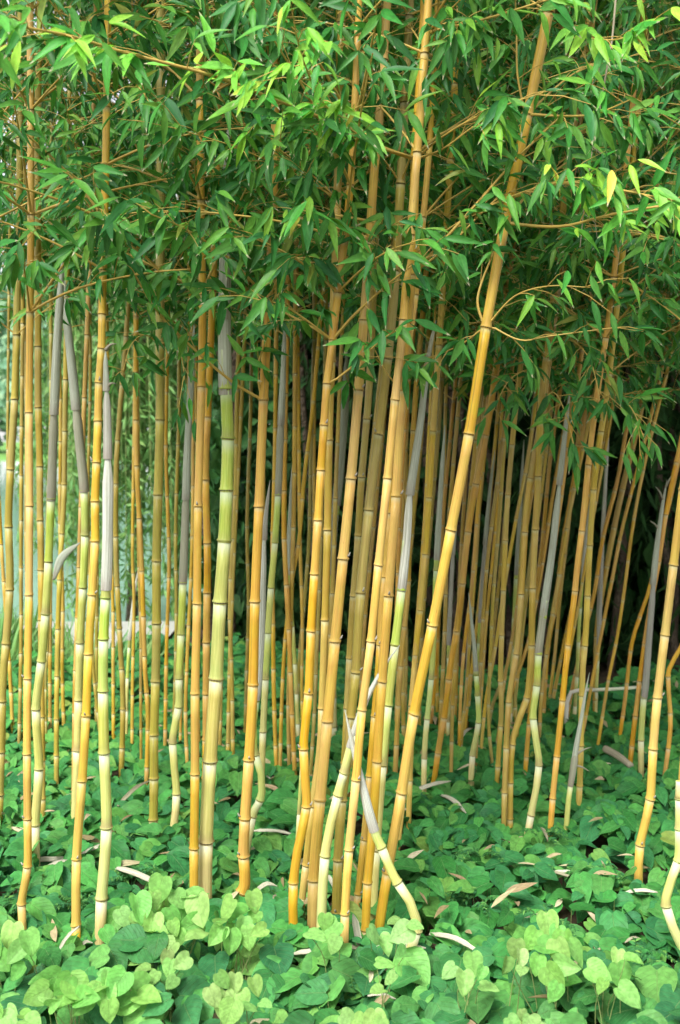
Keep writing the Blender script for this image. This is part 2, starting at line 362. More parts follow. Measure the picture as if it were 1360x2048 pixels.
rip = mw.noise(mp.outputs[0], 3.2, 3, .5)
wb = mw.n('ShaderNodeBsdfPrincipled'); wb.inputs['Base Color'].default_value = (.26, .42, .33, 1); wb.inputs['Roughness'].default_value = .06; wb.inputs['IOR'].default_value = 1.33
mw.l(mw.bump(rip, .25, .02), wb.inputs['Normal'])
V = np.array([(-170, 5, -.22), (60, 5, -.22), (60, 96.5, -.22), (-170, 96.5, -.22)])
pa = Bag(); xs = np.linspace(-14, -1.28, 40); y0 = 7.1 + .1 * np.sin(xs * 1.7); y1 = 8.95 + .05 * np.sin(xs * 1.1 + 1)
pv = np.vstack([np.stack([xs, y0, xs * 0 + .03], 1), np.stack([xs, y1, xs * 0 + .03], 1)]); pq = np.stack([np.arange(39), np.arange(39) + 1, np.arange(39) + 41, np.arange(39) + 40], 1)
tag(link('pale_strip', make_mesh('pale_strip', pv, pq, None, None, mat_plain('pale_strip_surface', (.36, .37, .32), (.5, .5, .45), 25, .9, .1, .4, .01))), kind='structure')  # pale strip added to give the white patch in front of the pond
tag(link('pond_water', make_mesh('pond_water', V, np.array([[0, 1, 2, 3]]), None, None, mw.done(wb.outputs[0]), False)), kind='structure')

gb = Bag(); r_ = np.random.default_rng(77); n_ = 3600; gp = np.stack([-1.1 - 3. * r_.random(n_) ** .6, r_.uniform(6.6, 7.2, n_), np.zeros(n_)], 1); gd = nrm(np.stack([r_.normal(size=n_) * .3, r_.normal(size=n_) * .3, np.ones(n_)], 1))
GBL = [leaf_template(.05, .35, .1, .4, 1.2, 5)]; bake_leaves(gb, gp, leaf_frames(gp, gd, nrm(r_.normal(size=(n_, 3)) + (0, -1, .2)), r_.uniform(.12, .36, n_) * np.where(gp[:, 0] < -2.0, 1.5, 1.15)), GBL, np.zeros(n_, int))
tag(link('shore_grass', gb.mesh('shore_grass', M['willow'])), 'tufts of long grass along the edge of the pale strip', 'grass', kind='stuff')

# far bank trees (seen as soft green between the canes and mirrored in the pond)
def crown_cards(center, rad, n, size, r):
    d = nrm(r.normal(size=(n, 3))); lump = 1 + .22 * np.sin(d[:, :1] * 5 + 1.3) * np.cos(d[:, 2:] * 6) + .1 * r.normal(size=(n, 1))
    p = np.asarray(center) + d * np.asarray(rad) * lump * (r.random((n, 1)) ** .25)
    direc = nrm(r.normal(size=(n, 3)) + (0, 0, -.6)); hint = nrm(d + r.normal(size=(n, 3)) * .5 + (0, 0, .4))
    return p, leaf_frames(p, direc, hint, r.uniform(.7, 1.3, n) * size)
CARD = [leaf_template(.62, .2, .2, .45, 2., 3), leaf_template(.5, .3, .25, .4, 1.8, 3)]
far_labels = ['rounded pale green tree across the pond at far left edge', 'tall pale tree across the pond behind the leftmost golden culm', 'broad tree across the pond between the leftmost culms',
              'green tree on the far bank behind the two grey-sheathed culms', 'far bank tree seen just left of the weeping willow', 'far bank tree mostly hidden behind the weeping willow']
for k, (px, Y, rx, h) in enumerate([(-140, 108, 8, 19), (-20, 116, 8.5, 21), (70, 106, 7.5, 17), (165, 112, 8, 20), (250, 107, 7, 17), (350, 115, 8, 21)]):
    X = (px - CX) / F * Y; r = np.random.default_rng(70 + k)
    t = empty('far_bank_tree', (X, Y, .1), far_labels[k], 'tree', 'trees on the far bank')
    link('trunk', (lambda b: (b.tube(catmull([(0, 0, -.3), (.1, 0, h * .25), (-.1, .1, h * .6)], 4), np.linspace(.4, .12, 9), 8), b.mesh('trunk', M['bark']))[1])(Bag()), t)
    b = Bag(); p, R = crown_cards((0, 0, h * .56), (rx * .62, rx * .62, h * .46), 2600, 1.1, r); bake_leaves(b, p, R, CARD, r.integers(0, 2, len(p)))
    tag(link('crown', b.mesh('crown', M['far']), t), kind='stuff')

# weeping willow at the near shore
def strands(bag, lb, top, n, spread, length, leaf, r, lean=.1):
    for _ in range(n):
        a = r.uniform(0, 6.28); q = np.sqrt(r.random()) * spread
        p0 = np.array(top) + (math.cos(a) * q, math.sin(a) * q * .7, r.uniform(-.5, .3)); L = length * r.uniform(.5, 1.)
        out = np.array([math.cos(a), math.sin(a), 0]) * lean
        pts = np.array([p0 + out * t * (1.2 - .5 * t) + (0, 0, -L * t) for t in np.linspace(0, 1, 6)])
        bag.tube(pts, np.linspace(.006, .002, 6), 3)
        m = int(L / .045); tt = r.random(m); pos = np.stack([np.interp(tt, np.linspace(0, 1, 6), pts[:, c]) for c in range(3)], 1)
        dr = nrm(r.normal(size=(m, 3)) * .6 + (0, 0, -.9)); hint = nrm(r.normal(size=(m, 3)) + (0, -.6, .5))
        bake_leaves(lb, pos, leaf_frames(pos, dr, hint, r.uniform(.7, 1.3, m) * leaf), LTB, r.integers(0, 2, m))
def weeping(name, label, base, tops, cat, mat, leaf=.12, group=None, n=70, length=2.4):
    t = empty(name, base, label, cat, group); r = np.random.default_rng(int(abs(base[0]) * 100) + 3)
    bg_, lb, tr = Bag(), Bag(), Bag()
    tr.tube(catmull([(0, 0, -.4), (.05, .05, 1.2), (-.05, .1, 2.6), (.05, .1, 3.9)], 4), np.linspace(.06, .03, 13), 8)
    for (x, y, z) in tops:
        tr.tube(catmull([(0, .1, 2.2), (x * .5, y * .5 + .05, z * .5 + 1.4), (x, y, z + .1)], 4), np.linspace(.05, .015, 9), 6)
        strands(bg_, lb, (x, y, z), n, .55, length, leaf, r)
    link('trunk', tr.mesh('trunk', M['bark']), t); tag(link('hanging_twigs', bg_.mesh('hanging_twigs', M['stem']), t), kind='stuff')
    tag(link('crown', lb.mesh('crown', mat), t), kind='stuff')
weeping('weeping_willow', 'light green weeping willow hanging by the pond behind the left culms', (-1.95, 10.2, -.2),
        [(-.45, 0, 3.6), (.2, .2, 3.8), (.7, -.1, 3.4), (0, -.5, 3.0), (.4, .5, 3.9)], 'tree', M['willow'], .11, n=75, length=3.0)

# dark evergreen bushes closing the view behind the grove
thick_labels = ['dark bush behind the thick green-yellow young culm', 'dark bush behind the central cluster of golden culms',
                'nearly black bush behind the long leaning golden culm', 'nearly black bush behind the grey-sheathed culms right of centre', 'black evergreen bush behind the fallen white shoot at right', 'black evergreen bush at the far right edge']
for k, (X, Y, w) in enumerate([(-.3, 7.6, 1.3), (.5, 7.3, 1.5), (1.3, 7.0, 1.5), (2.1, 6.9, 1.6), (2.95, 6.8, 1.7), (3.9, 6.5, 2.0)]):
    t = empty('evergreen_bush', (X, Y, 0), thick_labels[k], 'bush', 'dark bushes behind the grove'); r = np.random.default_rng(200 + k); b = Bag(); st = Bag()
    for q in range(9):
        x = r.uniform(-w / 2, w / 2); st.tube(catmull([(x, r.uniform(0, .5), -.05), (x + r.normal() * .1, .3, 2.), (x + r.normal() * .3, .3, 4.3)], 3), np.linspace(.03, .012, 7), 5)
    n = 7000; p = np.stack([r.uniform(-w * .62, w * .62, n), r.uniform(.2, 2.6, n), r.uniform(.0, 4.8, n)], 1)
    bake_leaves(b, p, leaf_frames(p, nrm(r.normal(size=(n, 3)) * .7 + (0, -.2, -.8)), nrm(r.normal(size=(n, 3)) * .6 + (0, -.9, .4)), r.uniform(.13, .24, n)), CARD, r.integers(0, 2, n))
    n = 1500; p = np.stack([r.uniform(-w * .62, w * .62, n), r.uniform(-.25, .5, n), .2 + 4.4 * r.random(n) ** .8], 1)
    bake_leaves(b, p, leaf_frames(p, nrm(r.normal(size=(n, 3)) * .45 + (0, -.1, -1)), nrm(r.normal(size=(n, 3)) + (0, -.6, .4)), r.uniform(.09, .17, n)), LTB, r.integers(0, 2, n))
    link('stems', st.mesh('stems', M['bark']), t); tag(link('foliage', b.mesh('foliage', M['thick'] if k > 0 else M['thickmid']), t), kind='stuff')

# ------------------------------------------------------------------ bamboo
TINT = dict(gold=(.59, .375, .058), amber=(.59, .345, .042), tan=(.61, .41, .095), olive=(.38, .295, .06), dull=(.47, .325, .062))  # olive, dull: old cane colour with some back-row shade mixed in
YOUNG0, YOUNG1 = np.array((.63, .55, .20)), np.array((.40, .52, .07))
SHEATH = dict(grey=(.50, .54, .43), white=(.74, .75, .65), brown=(.40, .39, .28), purple=(.48, .46, .40))
CULMS = []                                                # (root, px-x at eye level, depth, label-or-None)

UPV = np.array((0, 0, .1))
DSC = np.array((.55, .35, .35))
def build_branch(root, pts, r0, leafspec, r, taper=.25, leaves_obj=True, tint=(1, 1, 1), collect=None):
    """pts are root-local. Returns the leaf arrays of this branch; the wood goes to one mesh part."""
    pts = np.asarray(pts, float); bag = Bag()
    n = len(pts); rad = np.linspace(r0, r0 * taper, n)
    seg = np.concatenate([[0], np.cumsum(np.linalg.norm(np.diff(pts, axis=0), axis=1))]); L = seg[-1]
    bag.tube(pts, rad, 6)
    step = leafspec.get('step', .085) * .6; s = leafspec.get('start', .22) * L; side = 1; tw0 = []; tw1 = []; tw2 = []; pos = []; dr = []; hi = []; ln = []
    droop = leafspec.get('droop', 1.0); size = leafspec.get('size', .115) * .81; fan = leafspec.get('fan', 4)
    while s < L + .001:
        p = np.array([np.interp(s, seg, pts[:, c]) for c in range(3)])
        p2 = np.array([np.interp(min(s + .02, L), seg, pts[:, c]) for c in range(3)]); p1 = np.array([np.interp(max(s - .02, 0), seg, pts[:, c]) for c in range(3)])
        t = nrm(p2 - p1)
        lat = nrm(np.cross(t, (0, 0, 1.)) + 1e-6); side = -side
        for kk in range(2 if r.random() < leafspec.get('dbl', .55) else 1):
            tw = nrm(t * r.uniform(.4, 1.) + lat * side * r.uniform(.2, 1.) + np.array((0, -.15, 0)) + r.normal(size=3) * .35 + UPV)
            tl = r.uniform(.03, .15) * leafspec.get('twig', 1.)
            q1 = p + tw * tl * .5; q2 = p + tw * tl + np.array((0, 0, -.12 * tl))
            tw0.append(p); tw1.append(q1); tw2.append(q2)
            m = r.integers(2, fan + 1)
            for e in range(m):
                f = r.uniform(.45, 1.) if e else 1.
                lp = p + (q2 - p) * f
                g3 = r.normal(size=6); d = tw * .55 + g3[:3] * DSC; d[2] -= droop * r.uniform(.35, 1.25)
                pos.append(lp); dr.append(d); hi.append((g3[3] * .45, -.85 + g3[4] * .35, .5 + g3[5] * .25)); ln.append(size * r.uniform(.62, 1.25))
        s += step * r.uniform(.7, 1.3)
    if tw0: batch_twigs(bag, tw0, tw1, tw2)
    if collect is not None:
        collect[0].add(np.vstack(bag.V), np.vstack(bag.Q), np.vstack(bag.U)); bo = None
    else:
        bo = link('branch', bag.mesh('branch', M['branch']), root)
    if not pos: return None
    return dict(pos=np.array(pos), R=leaf_frames(np.array(pos), np.array(dr), np.array(hi), np.array(ln)), br=bo, tint=tint)

def culm(pts, w, kind='gold', nodes=None, label=None, d=None, sheaths=(), ztop=None, sp=(.14, .235), leafy=None, branches=(), stop=None, sides=14, lean=None, name=None, blades=(), seed=None):
    """pts: traced pixels from the ground upwards; w: (width px at the base, at the last point)."""
    r = np.random.default_rng(seed if seed is not None else int(pts[0][0] * 13 + pts[-1][0] * 7 + 100000) % 99991)
    d0 = d if d is not None else depth_of(pts[0][1])
    lean = r.normal() * .02 if lean is None else lean
    px = catmull(np.array(pts, float), 8)
    base = P(px[0][0], px[0][1], d0); zb = base[2]
    W3 = []
    for x, y in px:
        q = P(x, y, d0); W3.append(P(x, y, d0 + lean * (q[2] - zb)))
    W3 = np.array(W3); wpx = np.interp(np.arange(len(px)), [0, len(px) - 1], w); R3 = .90 * wpx / 2 / F * W3[:, 1]
    # root the cane in the soil
    if W3[0][2] > -.03:
        dn = W3[0].copy(); k = min(.25, abs(W3[0][2] + .04)); sl = (W3[3] - W3[0]); sl = sl / max(sl[2], .02)
        dn = W3[0] - np.array([np.clip(sl[0], -.35, .35), 0, 1]) * k
        W3 = np.vstack([dn, W3]); R3 = np.concatenate([[R3[0]], R3]); px = np.vstack([[px[0][0], px[0][1] + k / d0 * F], px])
    if ztop is not None and W3[-1][2] < ztop:
        t = nrm(W3[-1] - W3[-6]); p = W3[-1].copy(); ext = []
        while p[2] < ztop and len(ext) < 200:
            t = nrm(t + np.array((r.normal() * .006, -.002, .012))); p = p + t * .06; ext.append(p.copy())
        ext = np.array(ext); W3 = np.vstack([W3, ext]); R3 = np.concatenate([R3, np.linspace(R3[-1], R3[-1] * .42, len(ext))])
        px = np.vstack([px, np.stack([ext[:, 0] / ext[:, 1] * F + CX, HY - (ext[:, 2] - CAMH) / ext[:, 1] * F], 1)])
    root_loc = np.array([W3[0][0], W3[0][1], 0.])
    young = kind in ('young', 'pale', 'white')
    root = empty(name or ('young_bamboo_culm' if young else 'bamboo_culm'), root_loc, None, 'bamboo', None)
    loc = W3 - root_loc
    arc = np.concatenate([[0], np.cumsum(np.linalg.norm(np.diff(loc, axis=0), axis=1))]); L = arc[-1]
    def at(s):
        return np.array([np.interp(s, arc, loc[:, c]) for c in range(3)])
    def s_of_y(y):
        k = np.where(px[:, 1] <= y)[0]
        if len(k) == 0: return L
        k = k[0]
        if k == 0: return 0.
        f = (px[k - 1][1] - y) / max(px[k - 1][1] - px[k][1], 1e-6); return arc[k - 1] + f * (arc[k] - arc[k - 1])
    cane_end = L if stop is None else s_of_y(stop)
    ns = sorted(s_of_y(y) for y in nodes) if nodes else []
    if not ns: ns = [.03 + r.uniform(.02, .1)]
    while True:
        gap = np.interp(ns[-1], [0, .7, 1.6, 4], [sp[0], sp[0] + (sp[1] - sp[0]) * .7, sp[1], sp[1] * 1.15]) * r.uniform(.88, 1.14)
        if ns[-1] + gap > cane_end - .04: break
        ns.append(ns[-1] + gap)
    ns = [s for s in ns if .015 < s < cane_end - .01]; cuts = [0.] + ns + [cane_end]
    cm, nm = (M['young'], M['ynode']) if young else (M['gold'], M['node'])
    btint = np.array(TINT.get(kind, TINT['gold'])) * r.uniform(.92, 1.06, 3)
    for a in range(len(cuts) - 1):
        s0, s1 = cuts[a], cuts[a + 1]
        if s1 - s0 < .004: continue
        e = np.array([0, .10, .25, .5, .8]) * min(.02, (s1 - s0) * .3); ss = np.concatenate([s0 + e, np.linspace(s0 + .03, s1 - .004, max(3, int((s1 - s0) / .05)))]) if s1 - s0 > .06 else np.linspace(s0, s1, 5)
        ss = np.unique(np.clip(ss, s0, s1)); ss[-1] = s1
        c = np.array([at(s) for s in ss]); rr = np.interp(ss, arc, R3)
        flare = 1 + .19 * np.exp(-(ss - s0) / (.55 * rr)) * (1 if a else 0) + .03 * np.exp(-(s1 - ss) / (.5 * rr))
        tt = tube_arrays(c, rr * flare, sides, True, r.uniform(0, 6.28))
        if young:
            f = np.clip(((s0 + s1) / 2 / max(cane_end, .3) - .12) / .75, 0, 1); colr = YOUNG0 * (1 - f) + YOUNG1 * f
            if kind == 'pale': colr = np.array((.64, .62, .22)) * (1 - .5 * f) + np.array((.5, .58, .1)) * .5 * f
            if kind == 'white': colr = np.array((.80, .78, .60))
            colr = colr * r.uniform(.93, 1.06, 3)
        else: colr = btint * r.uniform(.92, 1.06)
        link('internode', make_mesh('internode', *tt, cm), root, colr)
        if a < len(cuts) - 2:
            rn = np.interp(s1, arc, R3); c0 = at(s1); tn = nrm(at(min(s1 + .01, L)) - at(max(s1 - .01, 0)))
            prof = np.array([(-.42, 1.045), (-.26, 1.075), (-.13, 1.05), (-.07, 1.03), (-.01, 1.05), (.05, 1.23), (.17, 1.25), (.30, 1.19)])
            tilt = nrm(tn + r.normal(size=3) * .05); rp = c0[None] + tilt[None] * (prof[:, 0:1] * rn * .8)
            wob = 1 + .02 * r.normal(size=(len(prof), sides)) * (prof[:, 1:2] > 1.1)
            nt = tube_arrays(rp, prof[:, 1:2] * rn * wob, sides, False)
            link('node', make_mesh('node', *nt, nm), root, colr * (.9 if not young else .8))
            if not young and d0 < 3.9 and r.random() < .4 and W3[0][2] + s1 < 1.8:      # a dried branch bud on the node
                ga = r.uniform(-2.9, -.2); o_ = np.array((math.cos(ga), math.sin(ga), .25)); bp_ = np.array([c0 + o_ * rn * .9 + (0, 0, rn * .3), c0 + o_ * rn * 1.35 + (0, 0, rn * .5), c0 + o_ * rn * 1.6 + (0, 0, rn * .75 + .004 * r.random())])
                link('branch_stub', make_mesh('branch_stub', *tube_arrays(bp_, np.array([.0032, .0026, .0012]), 6), M['sheath']), root, SHEATH['white'])
    # papery sheaths wrapped round young canes
    for (yb, yt, k0, k1, tone) in sheaths:
        s0, s1 = s_of_y(yb), s_of_y(yt); m = max(8, int((s1 - s0) / .03)); ss = np.linspace(s0, s1, m)
        c = np.array([at(s) for s in ss]); t = (ss - s0) / (s1 - s0); rr = np.interp(ss, arc, R3); sd = 18
        ang = np.linspace(0, 2 * math.pi, sd, endpoint=False); prof = (k0 + (k1 - k0) * t ** 1.3) * rr * np.clip((1.02 - t) / .3, .05, 1) ** .6
        sw = r.uniform(0, 6.28); ridge = np.mod(ang[None] - sw - t[:, None] * 1.1, 2 * math.pi) / (2 * math.pi)   # an overlapping edge spiralling up
        mult = 1 + .17 * ridge ** 2 + .025 * r.normal(size=(1, sd)) + .03 * np.sin(t[:, None] * 9 + ang[None] * 2)
        V, Q, U, D = tube_arrays(c, prof[:, None] * mult, sd, False)
        link('sheath', make_mesh('sheath', V, Q, U, D, M['sheath']), root, np.array(SHEATH[tone]) * r.uniform(.92, 1.08))
    for (y, dx, dy, ln) in blades:                           # small withered blade at a sheath's tip
        p0 = at(s_of_y(y)); q = p0 + np.array((dx, -.02, dy)) * ln; tt = catmull([p0, (p0 + q) / 2 + (0, -.005, .006), q], 4)
        V, Q, U, D = tube_arrays(tt, np.linspace(.006, .0008, len(tt)), 6); link('sheath_blade', make_mesh('sheath_blade', V, Q, U, D, M['sheath']), root, SHEATH['brown'])
    # leafy branches
    got = []; wood = Bag() ; many = leafy and not leafy.get('objects', False)
    col2 = (wood,) if many else None
    for bp, dend, rpx, spec, tint in branches:
        q = catmull(np.array(bp, float), 5); k0 = np.argmin(np.abs(px[:, 1] - q[0][1])); dd = W3[k0][1] + np.linspace(0, 1, len(q)) * dend
        wp = np.array([P(x, y, z) for (x, y), z in zip(q, dd)]) - root_loc; wp[0] = at(arc[k0])
        g = build_branch(root, wp, rpx / 2 / F * d0, spec, r, taper=.45, tint=tint)
        if g: got.append(g)
    if leafy:
        zlo, zhi = leafy['z']; per = leafy.get('per', 2.); az0 = leafy.get('az', None)
        for s in ns:
            p = at(s); z = p[2]
            if not (zlo < z < zhi): continue
            nb = int(per) + (r.random() < per - int(per))
            a0 = r.uniform(0, 6.28)
            for bnum in range(nb):
                a = a0 + bnum * r.uniform(1.2, 3.4) if az0 is None else az0 + r.normal() * leafy.get('azs', .9)
                el = math.radians(r.uniform(18, 52)); ln = leafy.get('len', .6) * r.uniform(.55, 1.2); t = np.array([math.cos(a) * math.cos(el), math.sin(a) * math.cos(el), math.sin(el)])
                q = [p + t * .004]
                for _ in range(9):
                    t = nrm(t + np.array((0, 0, -.05)) + r.normal(size=3) * .022); q.append(q[-1] + t * ln / 9)
                sp_ = leafy.get('spec', {})
                if not many and z > 3.0: sp_ = dict(sp_, size=sp_.get('size', .115) * 1.45, step=.15)
                if not many: sp_ = dict(sp_, start=.38)
                g = build_branch(root, q, (.0024 if many else .0032) + .0016 * r.random(), sp_, r, taper=.25 if many else .4, collect=col2)
                if g: got.append(g)
    if many and wood.n: tag(link('branches', wood.mesh('branches', M['branch']), root), kind='stuff')
    if got:
        pos = np.vstack([g['pos'] for g in got]); R = np.concatenate([g['R'] for g in got]); bi = np.concatenate([np.full(len(g['pos']), k) for k, g in enumerate(got)])
        Wp = pos + root_loc; sx = Wp[:, 0] / Wp[:, 1] * F + CX; sy = HY - (Wp[:, 2] - CAMH) / Wp[:, 1] * F
        ok = (Wp[:, 1] > .8); pick = r.integers(0, len(LT), len(pos))
        single = np.zeros(len(pos), bool)
        if not many:
            inside = (sx > -60) & (sx < 1420) & (sy > -90) & (sy < 1100) & ok & np.array([got[k]['br'] is not None for k in bi])
            idx = np.where(inside)[0]; idx = idx[np.argsort(Wp[idx, 1])][:300]; single[idx] = True
            for k in idx: leaf_object(LEAF_ME[pick[k]], pos[k], R[k], got[bi[k]]['br'], got[bi[k]]['tint'])
        rest = ok & ~single
        if rest.any():
            bag = Bag()
            if many: bake_leaves(bag, pos[rest], R[rest], LTB, pick[rest] % 2)
            else: bake_leaves(bag, pos[rest], R[rest], LT, pick[rest])
            tag(link('foliage', bag.mesh('foliage', M['leaf']), root), kind='stuff')
    k = np.argmin(np.abs(px[:, 1] - 1250)); CULMS.append([root, px[k][0], d0, label, kind, w[0], bool(sheaths)])
    return root

def front(z0, z1, az=-1.57, azs=1.3, per=1.6, ln=.56, **spec): return dict(objects=True, z=(z0, z1), az=az, azs=azs, per=per, len=ln, spec=spec)
def back(z0=1.75, z1=4.2, per=2.6, ln=.62, **spec):
    spec.setdefault('size', .115); spec.setdefault('step', .10); return dict(z=(z0, z1), per=per, len=ln, spec=spec)
LIME = (2.7, 2.0, 1.5); FRESH = (1.7, 1.4, 1.2); NORM = (1, 1, 1)
SP = dict(step=.075, size=.115, droop=.75)
ZT = 4.6
# ---- front row, left to right
culm([(47, 1872), (43, 1808), (55, 1733), (55, 1638), (54, 1508), (55, 1357), (58, 1190), (59, 1012), (58, 825), (60, 625), (62, 420), (61, 200), (60, 0)], (18, 15), 'tan',
     [1808, 1733, 1638, 1508, 1357, 1190, 1012, 825, 625, 430, 220, 20], 'leftmost slim tan-gold culm standing in the front row', ztop=ZT, leafy=front(1.85, 3.9, per=3.4, size=.12))
culm([(152, 1897), (152, 1850), (153, 1718), (164, 1562), (172, 1432), (177, 1308), (184, 1190), (190, 1083), (190, 1003), (193, 925), (196, 842), (198, 765), (203, 697), (204, 630), (209, 440), (213, 220), (216, 0)], (20, 16), 'gold',
     [1850, 1718, 1562, 1432, 1308, 1190, 1083, 1003, 925, 842, 765, 697, 628, 540, 440, 330, 215, 90], 'golden-orange culm with close-set nodes left of the pale young culm', ztop=ZT, leafy=front(1.88, 3.9, per=2.3, size=.12))
culm([(200, 1894), (203, 1797), (213, 1655), (208, 1505), (206, 1382), (207, 1278), (211, 1196), (214, 1100), (215, 1000), (215, 905), (213, 780), (211, 700)], (25, 17), 'young',
     [1797, 1655, 1505, 1382, 1278, 1196], 'pale yellow-green young culm with whitish papery sheath, front left', stop=1150, sp=(.2, .2),
     sheaths=[(1197, 1085, .75, .6, 'brown'), (1180, 895, 1.05, 1.28, 'white'), (918, 770, 1.0, .85, 'purple'), (782, 690, .8, .4, 'grey')], blades=[(775, .9, .35, .03), (690, .9, .5, .035)], lean=.0)
culm([(388, 1812), (388, 1697), (390, 1548), (390, 1387), (394, 1207), (396, 1013), (403, 773), (405, 590), (402, 400), (400, 200), (398, 0)], (20, 16), 'gold',
     [1800, 1697, 1548, 1387, 1207, 1013, 773, 590, 400, 200, 10], 'slender golden culm directly left of the thick green-yellow culm', ztop=ZT, leafy=front(1.88, 3.9, per=2.8, size=.12), lean=.0)
culm([(410, 1812), (412, 1682), (420, 1522), (432, 1357), (440, 1204), (449, 1082), (453, 980), (456, 877), (452, 780), (450, 680), (450, 560), (452, 420), (456, 250)], (31, 24), 'young',
     [1682, 1522, 1357, 1204, 1082, 980, 877, 778], 'thickest young culm, pale yellow below and bright green above, grey sheathed top', stop=700, sp=(.2, .2),
     sheaths=[(790, 520, 1.06, 1.05, 'grey'), (640, 260, 1.05, .8, 'grey')], lean=.0, d=3.42)
culm([(476, 1800), (490, 1765), (487, 1712), (490, 1637), (498, 1520), (506, 1370), (510, 1203), (518, 1013), (527, 800), (537, 600), (547, 400), (551, 200), (555, 0)], (25, 18), 'gold',
     [1785, 1712, 1637, 1520, 1370, 1203, 1013, 800, 600, 400, 190], 'tan-gold culm with crooked base right of the thick green culm', ztop=ZT, d=3.38,
     branches=[([(520, 798), (460, 760), (390, 700), (320, 630), (270, 550), (228, 465), (200, 390)], -.35, 6, dict(step=.11, size=.115, start=.12, dbl=.3), NORM),
               ([(522, 792), (515, 740), (528, 690), (548, 630), (560, 570)], -.12, 5, dict(step=.07, size=.11), NORM)], leafy=front(1.72, 3.9, az=-1.8, per=2.3, size=.12, droop=.9))
culm([(590, 1898), (586, 1840), (587, 1765), (597, 1690), (613, 1613), (607, 1498), (617, 1387), (622, 1262), (629, 1148), (636, 1040), (642, 940), (648, 850), (654, 767), (665, 680), (680, 550), (690, 480), (699, 390), (705, 300), (712, 150), (718, 0)], (21, 15), 'amber',
     [1765, 1613, 1498, 1387, 1262, 1148, 1040, 940, 850, 767, 680, 585, 480, 370, 250], 'amber culm with a kinked base and flaking bark, left of the central cluster', ztop=ZT,
     branches=[([(662, 767), (720, 720), (760, 682), (795, 660)], -.15, 5, dict(step=.07, size=.105), NORM), ([(660, 677), (612, 640), (565, 610), (520, 600)], -.2, 5, dict(step=.07, size=.11), NORM),
               ([(690, 480), (640, 440), (590, 420)], -.25, 4, dict(step=.06, size=.12), FRESH)], leafy=front(1.74, 3.9, az=-2.1, azs=1., per=1.7, size=.115))
culm([(625, 1905), (627, 1760), (640, 1600), (655, 1443), (670, 1283), (686, 1118), (702, 957), (717, 780), (728, 640), (738, 500), (748, 350), (763, 180), (775, 0)], (25, 18), 'tan',
     [1760, 1600, 1443, 1283, 1118, 957, 780, 640, 480, 300, 120], 'stout tan culm rising from the left of the central cluster', ztop=ZT, d=3.16, leafy=front(1.95, 3.9, az=2.7, azs=.9, per=2.2))
culm([(640, 1908), (650, 1712), (676, 1590), (688, 1545), (702, 1490), (728, 1410), (770, 1330), (800, 1290)], (22, 15), 'pale',
     [1712, 1590, 1545], 'pale creamy young shoot crossing the white-sheathed shoot in the cluster', stop=1470, d=3.10, sp=(.3, .3), sheaths=[(1495, 1290, 1.02, .30, 'white')], lean=.0, name='young_bamboo_shoot')
culm([(688, 1928), (690, 1828), (698, 1700), (712, 1560), (724, 1420), (742, 1283), (757, 1130), (775, 957), (790, 800), (803, 680), (818, 500), (835, 300), (850, 100)], (19, 18), 'tan',
     [1828, 1700, 1560, 1420, 1283, 1130, 957, 800, 640, 470], 'tan culm at the very front of the central cluster', ztop=ZT, leafy=front(2.0, 3.9, az=2.4, azs=.8, per=1.5))
culm([(728, 1897), (731, 1860), (735, 1765), (746, 1645), (754, 1523), (764, 1363), (777, 1192), (792, 993), (804, 781), (823, 550), (831, 318), (847, 70), (853, -60)], (19, 21), 'gold',
     [1860, 1765, 1645, 1523, 1363, 1192, 993, 781, 550, 318, 70], 'tall golden culm whose long leafy branch sweeps to the upper left', ztop=ZT,
     branches=[([(830, 318), (760, 293), (640, 235), (540, 195), (420, 150), (250, 105), (140, 72), (50, 55)], -.85, 9, dict(step=.085, size=.115, start=.12, droop=.8, dbl=.5, fan=4), LIME),
               ([(830, 316), (740, 285), (650, 210), (610, 130), (590, 60)], -.8, 5, dict(step=.06, size=.10, start=.25), LIME),
               ([(832, 318), (885, 298), (940, 258), (1000, 215)], -.25, 5, dict(step=.07, size=.11), LIME),
               ([(849, 68), (895, 55), (970, 38), (1110, -5)], -.4, 8, dict(step=.08, size=.11), FRESH), ([(849, 68), (885, 35), (930, -10)], -.2, 6, dict(step=.09, size=.11), FRESH),
               ([(825, 548), (870, 500), (960, 400), (1040, 310), (1130, 225)], -.2, 7, dict(step=.09, size=.1, start=.35), FRESH), ([(826, 546), (900, 490), (985, 405), (1030, 380)], -.1, 5, dict(step=.08, size=.1), NORM),
               ([(800, 780), (770, 740), (750, 700)], -.05, 4, dict(step=.06, size=.1), NORM)], leafy=front(2.05, 3.9, per=.8, az=1.57))
culm([(745, 1835), (752, 1700), (765, 1530), (776, 1410), (790, 1290), (803, 1180), (813, 1080), (820, 985), (840, 850), (856, 720), (872, 640)], (20, 17), 'young',
     [1700, 1530, 1410, 1290, 1180], 'green young culm with long silvery sheath beside the leaning golden culm', stop=1080, d=3.3, sheaths=[(1182, 965, 1.05, .95, 'white'), (990, 690, .98, .62, 'grey'), (760, 620, .65, .35, 'brown')], lean=.0)
